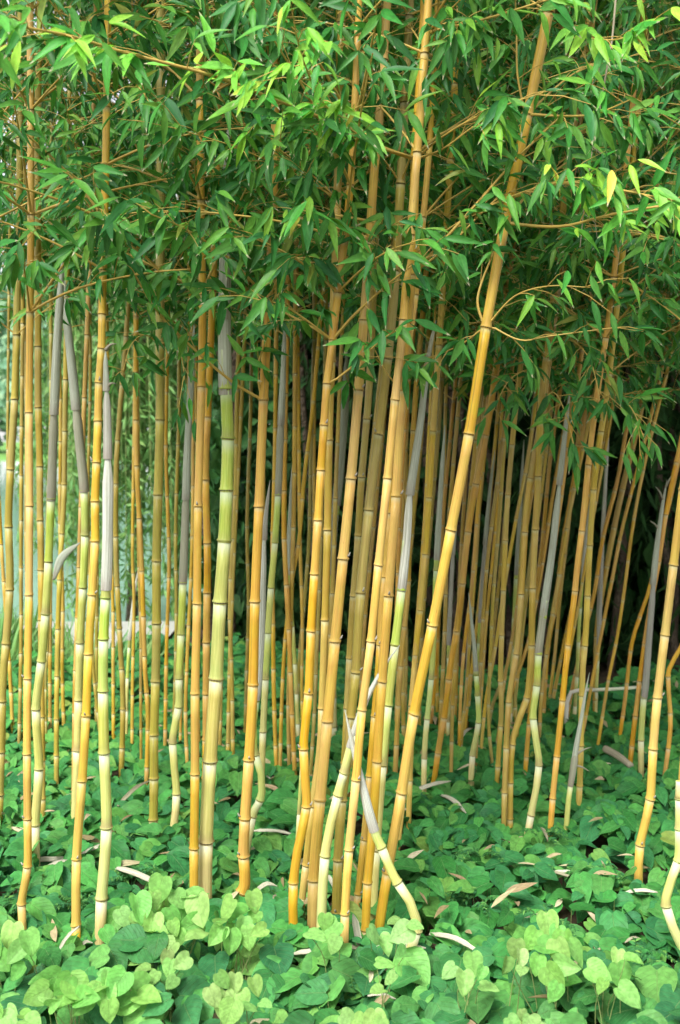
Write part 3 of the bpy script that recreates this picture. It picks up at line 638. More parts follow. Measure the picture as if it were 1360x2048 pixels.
culm([(752, 1895), (775, 1745), (803, 1585), (828, 1427), (865, 1250), (902, 1060), (938, 868), (972, 655), (1010, 445), (1055, 230), (1097, 25), (1110, -40)], (22, 23), 'gold',
     [1745, 1585, 1427, 1250, 1060, 868, 655, 445, 230, 25], 'long golden culm leaning to the right across the picture', ztop=ZT, d=3.15,
     branches=[([(1012, 447), (1120, 453), (1220, 430), (1360, 405), (1450, 390)], -.35, 7, dict(step=.07, size=.11, droop=.8), LIME), ([(1014, 400), (1120, 365), (1230, 378), (1365, 405)], -.4, 6, dict(step=.075, size=.115, droop=.8), LIME),
               ([(1057, 228), (1120, 232), (1190, 228), (1260, 200)], -.3, 6, dict(step=.08, size=.1), FRESH), ([(968, 652), (955, 605), (965, 560), (985, 510), (1003, 455)], .0, 6, dict(step=.12, size=.1, start=.4), NORM),
               ([(975, 650), (1030, 592), (1100, 572), (1180, 575)], -.2, 4, dict(step=.1, size=.105, dbl=.2), FRESH), ([(978, 650), (1040, 680), (1100, 672), (1230, 655)], -.1, 4, dict(step=.1, size=.1, dbl=.2), NORM),
               ([(968, 655), (920, 690), (850, 720)], .1, 4, dict(step=.09, size=.1), NORM), ([(1050, 228), (1035, 150), (1033, 60), (1030, -20)], -.05, 5, dict(step=.1, size=.1, start=.3), FRESH),
               ([(1098, 22), (1160, -10), (1200, -40)], -.2, 4, dict(step=.08, size=.11), FRESH), ([(1098, 25), (1150, 60), (1220, 80), (1300, 60)], -.4, 4, dict(step=.08, size=.115), LIME)], leafy=front(2.1, 3.9, per=1., az=1.2, azs=.9))
culm([(820, 1905), (833, 1862), (826, 1815), (790, 1757), (765, 1700), (745, 1652), (722, 1560), (703, 1480), (690, 1420)], (22, 18), 'pale',
     [1862, 1765, 1695], 'white-sheathed young shoot bending left from a curved yellow base', stop=1640, d=3.02, sp=(.5, .5), sheaths=[(1662, 1420, 1.08, .32, 'white')], lean=.0, name='young_bamboo_shoot')
culm([(1370, 1905), (1348, 1860), (1332, 1812), (1338, 1772), (1356, 1722), (1358, 1660), (1358, 1600), (1359, 1562)], (22, 16), 'pale', [1812, 1722, 1658, 1598], 'stubby pale young shoot with bent base at the right edge', name='young_bamboo_shoot', lean=.0)
culm([(1277, 1748), (1280, 1690), (1300, 1600), (1306, 1500), (1315, 1395), (1330, 1270), (1347, 1130), (1366, 980), (1390, 820), (1420, 640), (1450, 460)], (19, 18), 'tan',
     [1690, 1598, 1498, 1395, 1270, 1130, 980, 820], 'tan-gold culm at the right standing alone in leafy ground cover', ztop=ZT, leafy=front(1.8, 3.9, per=2., ln=.5, az=3.4))
culm([(1385, 1800), (1372, 1700), (1362, 1600), (1380, 1400), (1400, 1200), (1430, 900), (1450, 700)], (18, 16), 'tan', None, 'golden culm just clipped by the right picture edge', ztop=ZT, leafy=front(1.9, 3.9, per=2., ln=.52, az=3.3))
culm([(-70, 1850), (-65, 1500), (-60, 1000), (-50, 500), (-45, 200)], (20, 16), 'gold', None, 'culm just beyond the left edge, only its leafy twigs in view', ztop=ZT, leafy=front(1.95, 3.9, az=-.5, azs=.8, per=2., ln=.65, size=.125))
# ---- second row
M2 = dict(ztop=4.1)
culm([(72, 1742), (70, 1650), (78, 1538), (72, 1418), (83, 1322), (91, 1228), (97, 1123), (102, 998), (107, 850), (113, 700), (122, 560), (130, 430)], (20, 15), 'young', [1650, 1538, 1418, 1322, 1228, 1123, 998],
     'zigzag green young culm with grey-brown sheath behind the leftmost culm', stop=900, sheaths=[(1002, 800, 1.12, 1.2, 'brown'), (830, 520, 1.15, 1.0, 'grey')])
culm([(150, 1635), (155, 1500), (157, 1400), (160, 1285), (166, 1175), (170, 1070), (168, 980), (158, 880), (147, 760), (132, 620), (120, 480)], (18, 16), 'young', [1500, 1400, 1285, 1175, 1070, 980],
     'green young culm whose grey sheath leans left to meet its neighbour', stop=880, sheaths=[(984, 790, 1.12, 1.2, 'brown'), (820, 520, 1.15, .9, 'grey')])
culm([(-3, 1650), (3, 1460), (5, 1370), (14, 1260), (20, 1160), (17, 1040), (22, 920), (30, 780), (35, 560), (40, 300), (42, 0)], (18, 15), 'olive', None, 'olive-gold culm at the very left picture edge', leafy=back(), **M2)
culm([(306, 1682), (308, 1557), (308, 1470), (311, 1363), (313, 1247), (313, 1122), (316, 990), (320, 840), (320, 690), (320, 540), (322, 300), (322, 0)], (19, 20), 'olive', [1640, 1557, 1470, 1363, 1247, 1122, 990, 840, 690, 540],
     'straight olive culm midway between pale young culm and thick green culm', branches=[([(320, 690), (290, 670), (262, 690), (245, 745)], -.2, 3, dict(step=.075, size=.115, start=.15), NORM), ([(320, 690), (345, 680), (362, 710), (370, 760)], -.2, 3, dict(step=.075, size=.115, start=.15), NORM)], leafy=back(1.85), **M2)
culm([(345, 1675), (353, 1588), (345, 1486), (357, 1414), (358, 1357), (362, 1268), (366, 1165), (371, 1020), (376, 880), (385, 720), (390, 600)], (17, 15), 'young', [1588, 1486, 1414, 1357, 1268, 1165],
     'kinked green young culm with dark sheath right of the straight olive culm', stop=1050, sheaths=[(1168, 960, 1.1, 1.05, 'brown'), (1000, 650, 1.1, .8, 'grey')])
culm([(410, 1605), (412, 1500), (413, 1262), (415, 1115), (411, 950), (416, 820), (421, 700), (430, 450), (438, 200)], (16, 15), 'amber', None, 'orange-gold culm half hidden behind the slender one beside the thick culm', leafy=back(1.85), **M2)
culm([(492, 1705), (505, 1632), (520, 1600), (525, 1560), (512, 1515), (506, 1460), (516, 1360), (523, 1250), (526, 1150), (530, 1050), (540, 960)], (18, 13), 'young', [1632, 1600, 1510],
     'olive-green young culm bulging out behind the crooked tan culm', stop=1360, sheaths=[(1400, 1040, 1.15, .9, 'white'), (1080, 880, .9, .3, 'purple')])
culm([(521, 1600), (523, 1540), (526, 1463), (531, 1358), (536, 1265), (542, 1175), (550, 1085), (556, 990), (560, 900), (566, 760), (570, 640)], (15, 13), 'young', [1463, 1358, 1265, 1175, 1085, 990],
     'slim green young culm behind the pale sheath at centre left', stop=900, sheaths=[(992, 820, 1.1, 1.2, 'brown'), (850, 600, 1.15, .6, 'grey')])
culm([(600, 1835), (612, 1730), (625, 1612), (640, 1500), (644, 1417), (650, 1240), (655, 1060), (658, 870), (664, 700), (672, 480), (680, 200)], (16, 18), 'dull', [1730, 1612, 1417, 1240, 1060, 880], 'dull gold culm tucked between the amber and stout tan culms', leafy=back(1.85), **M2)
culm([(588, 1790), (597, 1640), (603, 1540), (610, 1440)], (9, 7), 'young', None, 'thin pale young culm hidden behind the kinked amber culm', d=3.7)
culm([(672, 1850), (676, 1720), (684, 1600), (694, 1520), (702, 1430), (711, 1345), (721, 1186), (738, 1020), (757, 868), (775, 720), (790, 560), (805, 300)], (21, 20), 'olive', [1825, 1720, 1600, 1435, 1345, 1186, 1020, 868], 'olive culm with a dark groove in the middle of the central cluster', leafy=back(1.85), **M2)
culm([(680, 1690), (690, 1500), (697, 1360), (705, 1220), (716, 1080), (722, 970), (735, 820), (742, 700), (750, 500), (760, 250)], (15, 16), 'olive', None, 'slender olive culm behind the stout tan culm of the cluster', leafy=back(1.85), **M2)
culm([(712, 1825), (716, 1788), (728, 1678), (738, 1560), (748, 1440), (757, 1330), (764, 1200), (775, 1080), (782, 960), (800, 800), (830, 600), (850, 400)], (15, 14), 'gold', [1788, 1678], 'gold culm rising at the back of the central cluster', leafy=back(1.85), **M2)
culm([(795, 1690), (802, 1630), (812, 1540), (820, 1440)], (14, 12), 'gold', None, 'short visible gold culm behind the base of the leaning culm', d=3.9, ztop=2.0, lean=.3)
culm([(817, 1645), (822, 1500), (830, 1325), (840, 1220), (850, 1108), (858, 995), (866, 862), (878, 690), (890, 500), (905, 250)], (12, 15), 'gold', [1560, 1440, 1325, 1220, 1108, 995, 862, 690], 'straight gold culm just right of the silver-sheathed young culm', leafy=back(1.8), **M2)
culm([(1058, 1652), (1064, 1620), (1078, 1530), (1066, 1437), (1074, 1370), (1077, 1308), (1088, 1220), (1105, 1100), (1120, 960), (1131, 860), (1142, 760)], (15, 15), 'young', [1630, 1530, 1437, 1370, 1308, 1235],
     'kinked bright green young culm with pale grey sheath, right of centre', stop=1200, sheaths=[(1310, 1190, 1.05, 1.05, 'brown'), (1235, 950, 1.05, .95, 'grey'), (970, 780, .9, .4, 'grey')])
culm([(1100, 1677), (1105, 1600), (1115, 1500), (1125, 1400), (1135, 1300), (1148, 1200), (1156, 1120), (1165, 1050), (1180, 900), (1200, 750), (1217, 640), (1240, 450)], (13, 13), 'amber', None, 'orange-gold culm rising right of the kinked bright green culm', branches=[([(1192, 810), (1225, 790), (1262, 815), (1290, 880)], -.3, 3, dict(step=.075, size=.115, start=.15), NORM)], leafy=back(1.68), **M2)
culm([(1133, 1652), (1137, 1600), (1146, 1540), (1152, 1500), (1164, 1430), (1173, 1375), (1180, 1340)], (12, 9), 'young', [1565], 'short young shoot in tattered brown sheath, right of the orange culm', stop=1535, sheaths=[(1572, 1500, 1.1, 1.5, 'brown'), (1535, 1345, 1.15, .4, 'grey')], blades=[(1510, 1.2, .6, .05), (1530, 1.2, -.5, .05)], name='young_bamboo_shoot')
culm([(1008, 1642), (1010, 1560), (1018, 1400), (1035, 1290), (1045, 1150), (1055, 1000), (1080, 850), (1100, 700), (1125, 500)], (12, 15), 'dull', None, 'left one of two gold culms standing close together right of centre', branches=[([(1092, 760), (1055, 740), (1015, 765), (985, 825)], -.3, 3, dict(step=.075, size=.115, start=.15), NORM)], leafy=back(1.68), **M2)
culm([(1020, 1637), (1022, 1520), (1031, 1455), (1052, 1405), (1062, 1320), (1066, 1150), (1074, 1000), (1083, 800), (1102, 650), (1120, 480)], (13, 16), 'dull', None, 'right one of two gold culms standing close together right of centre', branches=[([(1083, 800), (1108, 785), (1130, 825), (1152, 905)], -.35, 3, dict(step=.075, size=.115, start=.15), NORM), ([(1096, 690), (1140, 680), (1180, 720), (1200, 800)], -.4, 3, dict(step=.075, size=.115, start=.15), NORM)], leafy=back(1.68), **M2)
culm([(1155, 1627), (1160, 1560), (1165, 1350), (1172, 1260), (1179, 1100), (1190, 950), (1213, 790), (1230, 650)], (13, 13), 'gold', None, 'gold culm directly behind the short tattered shoot', leafy=back(1.68), **M2)
culm([(942, 1570), (945, 1510), (957, 1445), (955, 1390), (952, 1345), (948, 1290), (942, 1230), (937, 1185)], (13, 9), 'young', [1510, 1445, 1390, 1350], 'bright green young shoot with dark pointed tip right of the leaning culm', stop=1330, sheaths=[(1342, 1185, 1.05, .4, 'grey')], name='young_bamboo_shoot')
culm([(847, 1587), (850, 1485), (860, 1385), (866, 1305), (872, 1150), (880, 1000), (890, 850)], (12, 12), 'young', None, 'slim green young culm close behind the leaning golden culm', stop=1100, sheaths=[(1120, 830, 1.1, .6, 'grey')])
culm([(1282, 1532), (1282, 1480), (1287, 1400), (1290, 1380), (1297, 1290), (1310, 1130), (1324, 1020), (1334, 960)], (13, 12), 'young', [1480, 1395], 'young culm in a long grey-purple sheath near the right edge', stop=1300, sheaths=[(1397, 1130, 1.1, 1.0, 'purple'), (1170, 960, 1.05, .45, 'grey')], blades=[(1000, -.6, 1, .06), (975, .5, 1, .06), (1060, -.8, .8, .05)])
culm([(1133, 1455), (1134, 1405), (1146, 1381), (1180, 1380), (1230, 1378), (1285, 1374), (1325, 1370)], (10, 6), 'white', None, 'whitish young shoot bent flat and lying level before the dark bushes', stop=1374, sp=(.3, .3), name='young_bamboo_shoot', lean=.0)
# ---- back rows: (points, width, kind)
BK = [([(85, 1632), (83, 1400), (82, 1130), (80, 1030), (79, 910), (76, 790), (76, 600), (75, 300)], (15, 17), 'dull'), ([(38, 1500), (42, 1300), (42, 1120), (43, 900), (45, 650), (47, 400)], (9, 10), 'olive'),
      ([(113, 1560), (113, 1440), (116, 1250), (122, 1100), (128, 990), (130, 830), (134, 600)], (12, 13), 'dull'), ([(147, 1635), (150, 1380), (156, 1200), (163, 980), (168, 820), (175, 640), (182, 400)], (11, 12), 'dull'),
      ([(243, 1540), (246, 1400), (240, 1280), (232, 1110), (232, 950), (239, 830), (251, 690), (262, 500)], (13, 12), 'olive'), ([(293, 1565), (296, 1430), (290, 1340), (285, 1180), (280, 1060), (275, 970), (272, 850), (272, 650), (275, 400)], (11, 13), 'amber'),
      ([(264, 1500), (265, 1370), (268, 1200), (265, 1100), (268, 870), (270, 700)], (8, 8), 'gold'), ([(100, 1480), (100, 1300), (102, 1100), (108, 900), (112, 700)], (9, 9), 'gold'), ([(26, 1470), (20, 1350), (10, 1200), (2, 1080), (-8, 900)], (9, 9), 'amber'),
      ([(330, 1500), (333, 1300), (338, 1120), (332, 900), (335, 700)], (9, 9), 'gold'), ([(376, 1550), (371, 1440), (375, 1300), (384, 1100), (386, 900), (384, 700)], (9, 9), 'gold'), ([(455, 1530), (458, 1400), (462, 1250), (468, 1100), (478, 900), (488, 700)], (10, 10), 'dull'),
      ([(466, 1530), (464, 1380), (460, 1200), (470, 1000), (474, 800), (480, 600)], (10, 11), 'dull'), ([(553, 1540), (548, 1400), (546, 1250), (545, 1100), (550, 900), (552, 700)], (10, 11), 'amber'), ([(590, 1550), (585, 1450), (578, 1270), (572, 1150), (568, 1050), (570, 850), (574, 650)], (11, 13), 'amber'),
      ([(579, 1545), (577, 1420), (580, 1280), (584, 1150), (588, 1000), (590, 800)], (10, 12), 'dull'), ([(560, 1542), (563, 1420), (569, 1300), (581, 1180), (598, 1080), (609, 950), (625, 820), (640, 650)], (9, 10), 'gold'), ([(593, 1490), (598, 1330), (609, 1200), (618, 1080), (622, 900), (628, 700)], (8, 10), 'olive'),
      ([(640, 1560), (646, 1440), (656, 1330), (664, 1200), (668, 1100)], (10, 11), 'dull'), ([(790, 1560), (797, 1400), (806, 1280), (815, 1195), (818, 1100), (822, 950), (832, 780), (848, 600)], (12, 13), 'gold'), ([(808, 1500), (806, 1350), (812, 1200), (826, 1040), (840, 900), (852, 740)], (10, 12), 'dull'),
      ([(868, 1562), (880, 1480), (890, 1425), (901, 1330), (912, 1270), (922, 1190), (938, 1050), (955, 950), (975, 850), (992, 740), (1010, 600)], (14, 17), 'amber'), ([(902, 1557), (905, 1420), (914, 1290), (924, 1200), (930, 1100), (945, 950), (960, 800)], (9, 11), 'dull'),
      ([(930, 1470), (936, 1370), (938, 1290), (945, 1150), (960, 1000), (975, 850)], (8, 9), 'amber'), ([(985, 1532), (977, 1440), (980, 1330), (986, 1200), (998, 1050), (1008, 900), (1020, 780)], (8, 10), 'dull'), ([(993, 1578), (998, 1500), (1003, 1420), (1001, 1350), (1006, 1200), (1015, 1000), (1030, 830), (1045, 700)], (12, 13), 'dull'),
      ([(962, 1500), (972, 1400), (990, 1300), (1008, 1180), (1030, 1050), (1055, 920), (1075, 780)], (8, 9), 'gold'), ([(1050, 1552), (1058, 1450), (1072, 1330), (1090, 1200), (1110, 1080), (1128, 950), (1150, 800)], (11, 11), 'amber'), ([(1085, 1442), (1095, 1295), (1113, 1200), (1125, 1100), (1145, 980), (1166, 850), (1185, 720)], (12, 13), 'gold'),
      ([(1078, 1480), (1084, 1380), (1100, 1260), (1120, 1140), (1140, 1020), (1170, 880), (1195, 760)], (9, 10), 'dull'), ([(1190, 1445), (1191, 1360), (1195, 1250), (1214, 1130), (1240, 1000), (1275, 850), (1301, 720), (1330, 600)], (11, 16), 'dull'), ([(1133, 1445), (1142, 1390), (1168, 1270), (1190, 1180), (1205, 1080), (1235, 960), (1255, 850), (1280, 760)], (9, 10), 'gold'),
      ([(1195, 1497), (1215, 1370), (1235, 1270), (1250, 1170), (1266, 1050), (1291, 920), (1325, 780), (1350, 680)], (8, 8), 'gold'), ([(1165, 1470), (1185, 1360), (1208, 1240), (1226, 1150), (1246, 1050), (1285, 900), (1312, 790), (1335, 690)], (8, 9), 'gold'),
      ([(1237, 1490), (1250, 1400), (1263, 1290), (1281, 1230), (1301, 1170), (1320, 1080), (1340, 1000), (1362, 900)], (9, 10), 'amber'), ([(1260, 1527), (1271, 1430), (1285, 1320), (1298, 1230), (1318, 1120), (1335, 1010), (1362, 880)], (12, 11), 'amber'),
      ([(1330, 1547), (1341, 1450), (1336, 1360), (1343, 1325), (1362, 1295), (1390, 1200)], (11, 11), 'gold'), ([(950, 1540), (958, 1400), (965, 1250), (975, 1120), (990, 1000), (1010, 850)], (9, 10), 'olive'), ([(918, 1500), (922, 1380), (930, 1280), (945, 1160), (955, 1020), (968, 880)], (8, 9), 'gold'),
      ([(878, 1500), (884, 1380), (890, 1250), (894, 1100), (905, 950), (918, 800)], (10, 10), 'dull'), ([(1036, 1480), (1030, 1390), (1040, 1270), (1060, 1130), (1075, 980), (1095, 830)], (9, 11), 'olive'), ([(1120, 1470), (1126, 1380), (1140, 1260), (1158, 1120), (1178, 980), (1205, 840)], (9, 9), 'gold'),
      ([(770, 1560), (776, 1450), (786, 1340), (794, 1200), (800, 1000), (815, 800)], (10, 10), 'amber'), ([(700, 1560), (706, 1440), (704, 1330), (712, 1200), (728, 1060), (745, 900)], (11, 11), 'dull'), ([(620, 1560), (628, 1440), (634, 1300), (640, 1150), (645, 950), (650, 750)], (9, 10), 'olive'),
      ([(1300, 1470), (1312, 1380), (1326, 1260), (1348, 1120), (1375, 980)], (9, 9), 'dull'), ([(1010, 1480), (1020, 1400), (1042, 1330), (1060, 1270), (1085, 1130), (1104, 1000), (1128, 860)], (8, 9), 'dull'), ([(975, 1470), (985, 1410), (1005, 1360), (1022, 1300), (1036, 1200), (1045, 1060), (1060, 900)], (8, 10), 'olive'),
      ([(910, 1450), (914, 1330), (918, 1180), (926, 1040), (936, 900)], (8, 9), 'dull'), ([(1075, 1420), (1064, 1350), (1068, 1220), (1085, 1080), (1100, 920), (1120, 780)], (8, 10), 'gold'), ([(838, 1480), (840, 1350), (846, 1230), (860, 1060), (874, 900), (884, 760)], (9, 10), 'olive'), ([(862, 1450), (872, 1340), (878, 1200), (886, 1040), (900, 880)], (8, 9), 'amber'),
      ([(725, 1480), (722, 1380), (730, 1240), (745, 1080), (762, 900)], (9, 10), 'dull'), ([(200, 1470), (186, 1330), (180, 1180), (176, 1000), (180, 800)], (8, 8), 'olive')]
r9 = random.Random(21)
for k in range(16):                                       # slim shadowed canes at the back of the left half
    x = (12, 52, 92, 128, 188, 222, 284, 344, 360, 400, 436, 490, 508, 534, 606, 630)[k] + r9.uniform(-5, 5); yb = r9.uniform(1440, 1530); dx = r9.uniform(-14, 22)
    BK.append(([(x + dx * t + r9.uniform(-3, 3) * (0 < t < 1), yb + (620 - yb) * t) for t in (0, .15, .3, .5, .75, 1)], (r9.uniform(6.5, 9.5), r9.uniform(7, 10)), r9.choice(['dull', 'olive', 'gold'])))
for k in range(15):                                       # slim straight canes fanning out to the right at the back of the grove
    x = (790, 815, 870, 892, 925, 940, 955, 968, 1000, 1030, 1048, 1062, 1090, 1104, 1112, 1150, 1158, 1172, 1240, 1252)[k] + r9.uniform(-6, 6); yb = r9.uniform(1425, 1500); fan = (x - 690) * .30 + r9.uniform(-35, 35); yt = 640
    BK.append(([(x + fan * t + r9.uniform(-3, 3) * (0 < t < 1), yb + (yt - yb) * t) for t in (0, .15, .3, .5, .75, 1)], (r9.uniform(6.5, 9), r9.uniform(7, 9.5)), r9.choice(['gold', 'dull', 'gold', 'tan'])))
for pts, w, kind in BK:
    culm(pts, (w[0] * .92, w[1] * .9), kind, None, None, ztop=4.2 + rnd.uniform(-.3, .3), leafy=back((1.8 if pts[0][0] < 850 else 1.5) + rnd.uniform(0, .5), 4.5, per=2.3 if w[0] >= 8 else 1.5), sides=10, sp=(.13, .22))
BS = [([(668, 1480), (664, 1300), (662, 1150), (668, 1050), (678, 950), (688, 830), (694, 700)], (15, 18), 1000, [(1010, 690, 1.1, .9, 'grey'), (1150, 980, 1.1, 1.1, 'grey')]), ([(1190, 1445), (1192, 1370), (1196, 1290), (1200, 1180), (1208, 1020), (1216, 880), (1220, 830)], (10, 9), 1150, [(1290, 1050, 1.1, 1., 'purple'), (1080, 830, 1., .4, 'white')]),
      ([(896, 1480), (897, 1380), (898, 1280), (904, 1150), (910, 1050), (920, 930)], (8, 9), 1200, [(1290, 1080, 1.1, 1., 'purple'), (1110, 920, 1., .5, 'grey')]), ([(958, 1450), (957, 1330), (960, 1245), (968, 1120), (978, 1000), (990, 900)], (9, 9), 1160, [(1245, 1060, 1.1, 1., 'purple'), (1090, 890, 1., .5, 'grey')]),
      ([(925, 1460), (934, 1365), (936, 1280), (938, 1230)], (8, 7), 1330, [(1366, 1225, 1.1, .5, 'purple')]), ([(1020, 1460), (1024, 1330), (1030, 1200), (1040, 1020), (1048, 880)], (9, 9), 1100, [(1150, 870, 1.1, .6, 'grey')]), ([(1148, 1450), (1155, 1330), (1160, 1220), (1172, 1080), (1190, 940)], (8, 8), 1120, [(1160, 930, 1.1, .6, 'white')]),
      ([(598, 1500), (590, 1330), (580, 1180), (578, 1080), (584, 960), (590, 880)], (9, 9), 1100, [(1150, 880, 1.2, .5, 'grey')]), ([(252, 1480), (255, 1350), (262, 1250), (270, 1180), (276, 1140)], (8, 7), 1240, [(1280, 1135, 1.2, .7, 'white')])]
for pts, w, stop, sh in BS:
    culm(pts, w, 'young', None, None, stop=stop, sheaths=sh, sides=10, sp=(.13, .2))
# ---- labels for the culms of the back rows: counted from left to right between the culms one can find
marks = [(-999, 'the left picture edge'), (205, 'pale young culm'), (437, 'thick green culm'), (666, 'stout tan culm'), (865, 'long leaning culm'), (1076, 'kinked bright green culm'), (1332, 'lone right-hand culm'), (9999, 'the right edge')]
ORD = 'first second third fourth fifth sixth seventh eighth ninth tenth eleventh twelfth thirteenth fourteenth fifteenth sixteenth seventeenth eighteenth nineteenth twentieth twenty-first twenty-second twenty-third twenty-fourth twenty-fifth twenty-sixth twenty-seventh twenty-eighth twenty-ninth thirtieth thirty-first thirty-second thirty-third thirty-fourth thirty-fifth thirty-sixth'.split()
for k in range(len(marks) - 1):
    for young in (False, True):
        zone = sorted([c for c in CULMS if c[3] is None and marks[k][0] <= c[1] < marks[k + 1][0] and (c[4] == 'young') == young], key=lambda c: c[1])
        for n_, c in enumerate(zone):
            what = 'grey-sheathed young back-row culm' if young else 'slim golden back-row culm'
            c[3] = f'{what}, {ORD[n_]} from left between {marks[k][1]} and {marks[k + 1][1]}'
for c in CULMS:
    c[0]['label'] = c[3]; young = c[4] in ('young', 'pale', 'white')
    c[0]['group'] = ('sheathed young culms' if young else 'golden bamboo culms') + (' in front' if c[2] < 3.6 else ' behind')

# hanging bare twig at upper right
b = Bag(); q = catmull([(1250, -260), (1228, 40), (1215, 130), (1190, 270), (1172, 380), (1160, 495)], 5); b.tube(np.array([P(x, y, 3.0) for x, y in q]), np.linspace(.0035, .0012, len(q)), 5)
for f in (.3, .5, .62, .75, .85):
    k = int(f * len(q)); p = P(*q[k], 3.0); b.tube(np.array([p, p + (.03 * (-1) ** k, -.01, -.03), p + (.035 * (-1) ** k, -.01, -.07)]), np.array([.0014, .001, .0006]), 4)
tag(link('hanging_twig', b.mesh('hanging_twig', M['twig'])), 'bare pale dry twig hanging down at upper right', 'twig')

# ------------------------------------------------------------------ ground cover
def cover_height(x, y):
    return .075 + .028 * np.sin(x * 4.1 + 1.3 * np.sin(y * 2.7)) * np.cos(y * 3.7 + x) + .018 * np.sin(x * 11 + y * 7)
def scatter(n, y0, y1, r, margin=.35):
    out = []
    y = r.uniform(y0, y1, n * 3); half = .31 * y + margin; x = r.uniform(-1, 1, n * 3) * (.31 * y1 + margin); k = np.abs(x) < half
    return x[k], y[k]
def cover(name, label, cat, mes, temps, mat, y0, y1, dens, size, seed, lift=0., single=300, face=.55):
    r = np.random.default_rng(seed); half = .31 * y1 + .35; area = (y1 - y0) * 2 * half; n = int(area * dens)
    y = r.uniform(y0, y1, n); x = r.uniform(-half, half, n); k = (np.abs(x) < .31 * y + .35) & (y < 6.7 + .2 * np.sin(x * 7.1) + .9 * ((x > -1.4) & (x < .2))) ; x, y = x[k], y[k]; n = len(x)
    z = np.clip(cover_height(x, y) * r.uniform(.25, 1.45, n) + (lift + .10 * ((y > 6.2) & (x < -1.0))) * r.random(n), .02, .4); pos = np.stack([x, y, z], 1)
    az = -math.pi / 2 + r.normal(size=n) * 1.25
    dr = nrm(np.stack([np.cos(az), np.sin(az), r.normal(size=n) * .22 - .22], 1)); hint = nrm(np.stack([r.normal(size=n) * .30, -face + r.normal(size=n) * .28, np.ones(n)], 1))
    ln = size * r.uniform(.45, 1.25, n); R = leaf_frames(pos, dr, hint, ln); pos = pos - dr * ln[:, None] * .4; pick = r.integers(0, len(temps), n)
    root = empty(name, (0, (y0 + y1) / 2, 0), label, cat); root['kind'] = 'stuff'; off = np.array((0, (y0 + y1) / 2, 0)); pos = pos - off
    wy = y; sx = x / y * F + CX; sy = HY + (CAMH - z) / y * F; vis = (sx > 0) & (sx < 1360) & (sy < 2048)
    # the largest in view are leaves of their own (topmost ones, nearest first)
    score = np.where(vis, -y + z * 6, -99); idx = np.argsort(-score)[:single]; one = np.zeros(n, bool); one[idx] = True
    for k in idx: leaf_object(mes[pick[k]], pos[k], R[k], root)
    bag = Bag(); bake_leaves(bag, pos[~one], R[~one], temps, pick[~one])
    b2 = Bag()
    for k in np.where((y < 3.6) & (r.random(n) < .4))[0]:
        p = pos[k]; b2.tube(np.array([p, p + (r.normal() * .01, .015, -.06 - z[k] * .4), (p[0] + r.normal() * .02, p[1] + .03, -.01)]), np.array([.0012, .0014, .0016]), 3)
    tag(link('leaf_carpet', bag.mesh('leaf_carpet', mat), root), kind='stuff')
    if b2.n: tag(link('stems', b2.mesh('stems', M['stem']), root), kind='stuff')
    return root
cover('ground_cover', 'carpet of broad dark green leaves under the bamboo', 'ground cover', G_ME, GT, M['gleaf'], 2.75, 7.7, 700, .098, 31)
cover('ivy_cover', 'band of blue-green heart-shaped leaves along the bottom edge', 'ground cover', I_ME, HT, M['ileaf'], 2.2, 2.95, 560, .092, 32, .05)

# lime-green heart-leaved plants in the foreground: (centre px, spread px, leaves, size px, depth shift, tint, label)
LG = 'lime-green heart-leaved plants in the foreground'
PL = [(330, 1835, 85, 62, 15, 72, (1, 1, 1), 'large lime-green heart-leaved plant in front of the thick green culm'), (478, 1850, 58, 55, 9, 66, (1, 1, .95), 'lime-green plant just right of the large one, before the crooked culm'),
      (22, 1905, 45, 50, 5, 75, (.92, .98, .9), 'lime-green plant cut by the left edge of the picture'), (325, 1942, 45, 38, 5, 58, (1.15, 1.0, 1.1), 'yellowing heart-leaved plant below the large lime-green one'),
      (648, 1862, 42, 26, 4, 66, (.95, 1, 1), 'small lime-green plant before the foot of the central cluster'), (785, 1872, 50, 48, 6, 64, (1.02, .98, 1.1), 'lime-green plant over the foot of the white-sheathed bent shoot'),
      (118, 1985, 60, 34, 7, 72, (.9, .97, .85), 'lime-green plant low at bottom left with folded leaves'), (232, 1985, 70, 45, 8, 74, (.9, .98, .85), 'broad lime-green plant at the bottom, second from the left corner'), (30, 2035, 50, 20, 4, 66, (.95, 1, .9), 'lime-green plant in the bottom left corner'),
      (470, 1992, 62, 45, 7, 66, (1.1, .98, 1.05), 'pale yellow-green plant at the bottom left of centre'), (945, 1948, 50, 35, 5, 62, (1, 1, 1), 'lime-green plant below the fallen sheath right of centre'), (1030, 1918, 34, 30, 4, 56, (1.15, .98, 1.15), 'pale yellowish plant left of the tall lime plant at right'),
      (1118, 1935, 48, 55, 8, 70, (.95, 1, .9), 'tall lime-green plant in the right foreground'), (1095, 1868, 55, 22, 4, 64, (.85, .95, .8), 'flat-leaved bright green plant behind the tall lime plant'), (1228, 1950, 50, 55, 6, 66, (.95, 1, .9), 'lime-green plant near the bottom right with a hanging leaf'),
      (770, 1962, 34, 36, 3, 54, (1.1, 1, 1), 'small two-leaved lime plant below the bent shoot'), (735, 2040, 52, 14, 5, 62, (1.1, 1, 1.05), 'lime plant cut by the bottom edge at centre'), (1045, 2042, 40, 14, 4, 52, (1.2, .98, 1.15), 'yellowish plant cut by the bottom edge right of centre')]
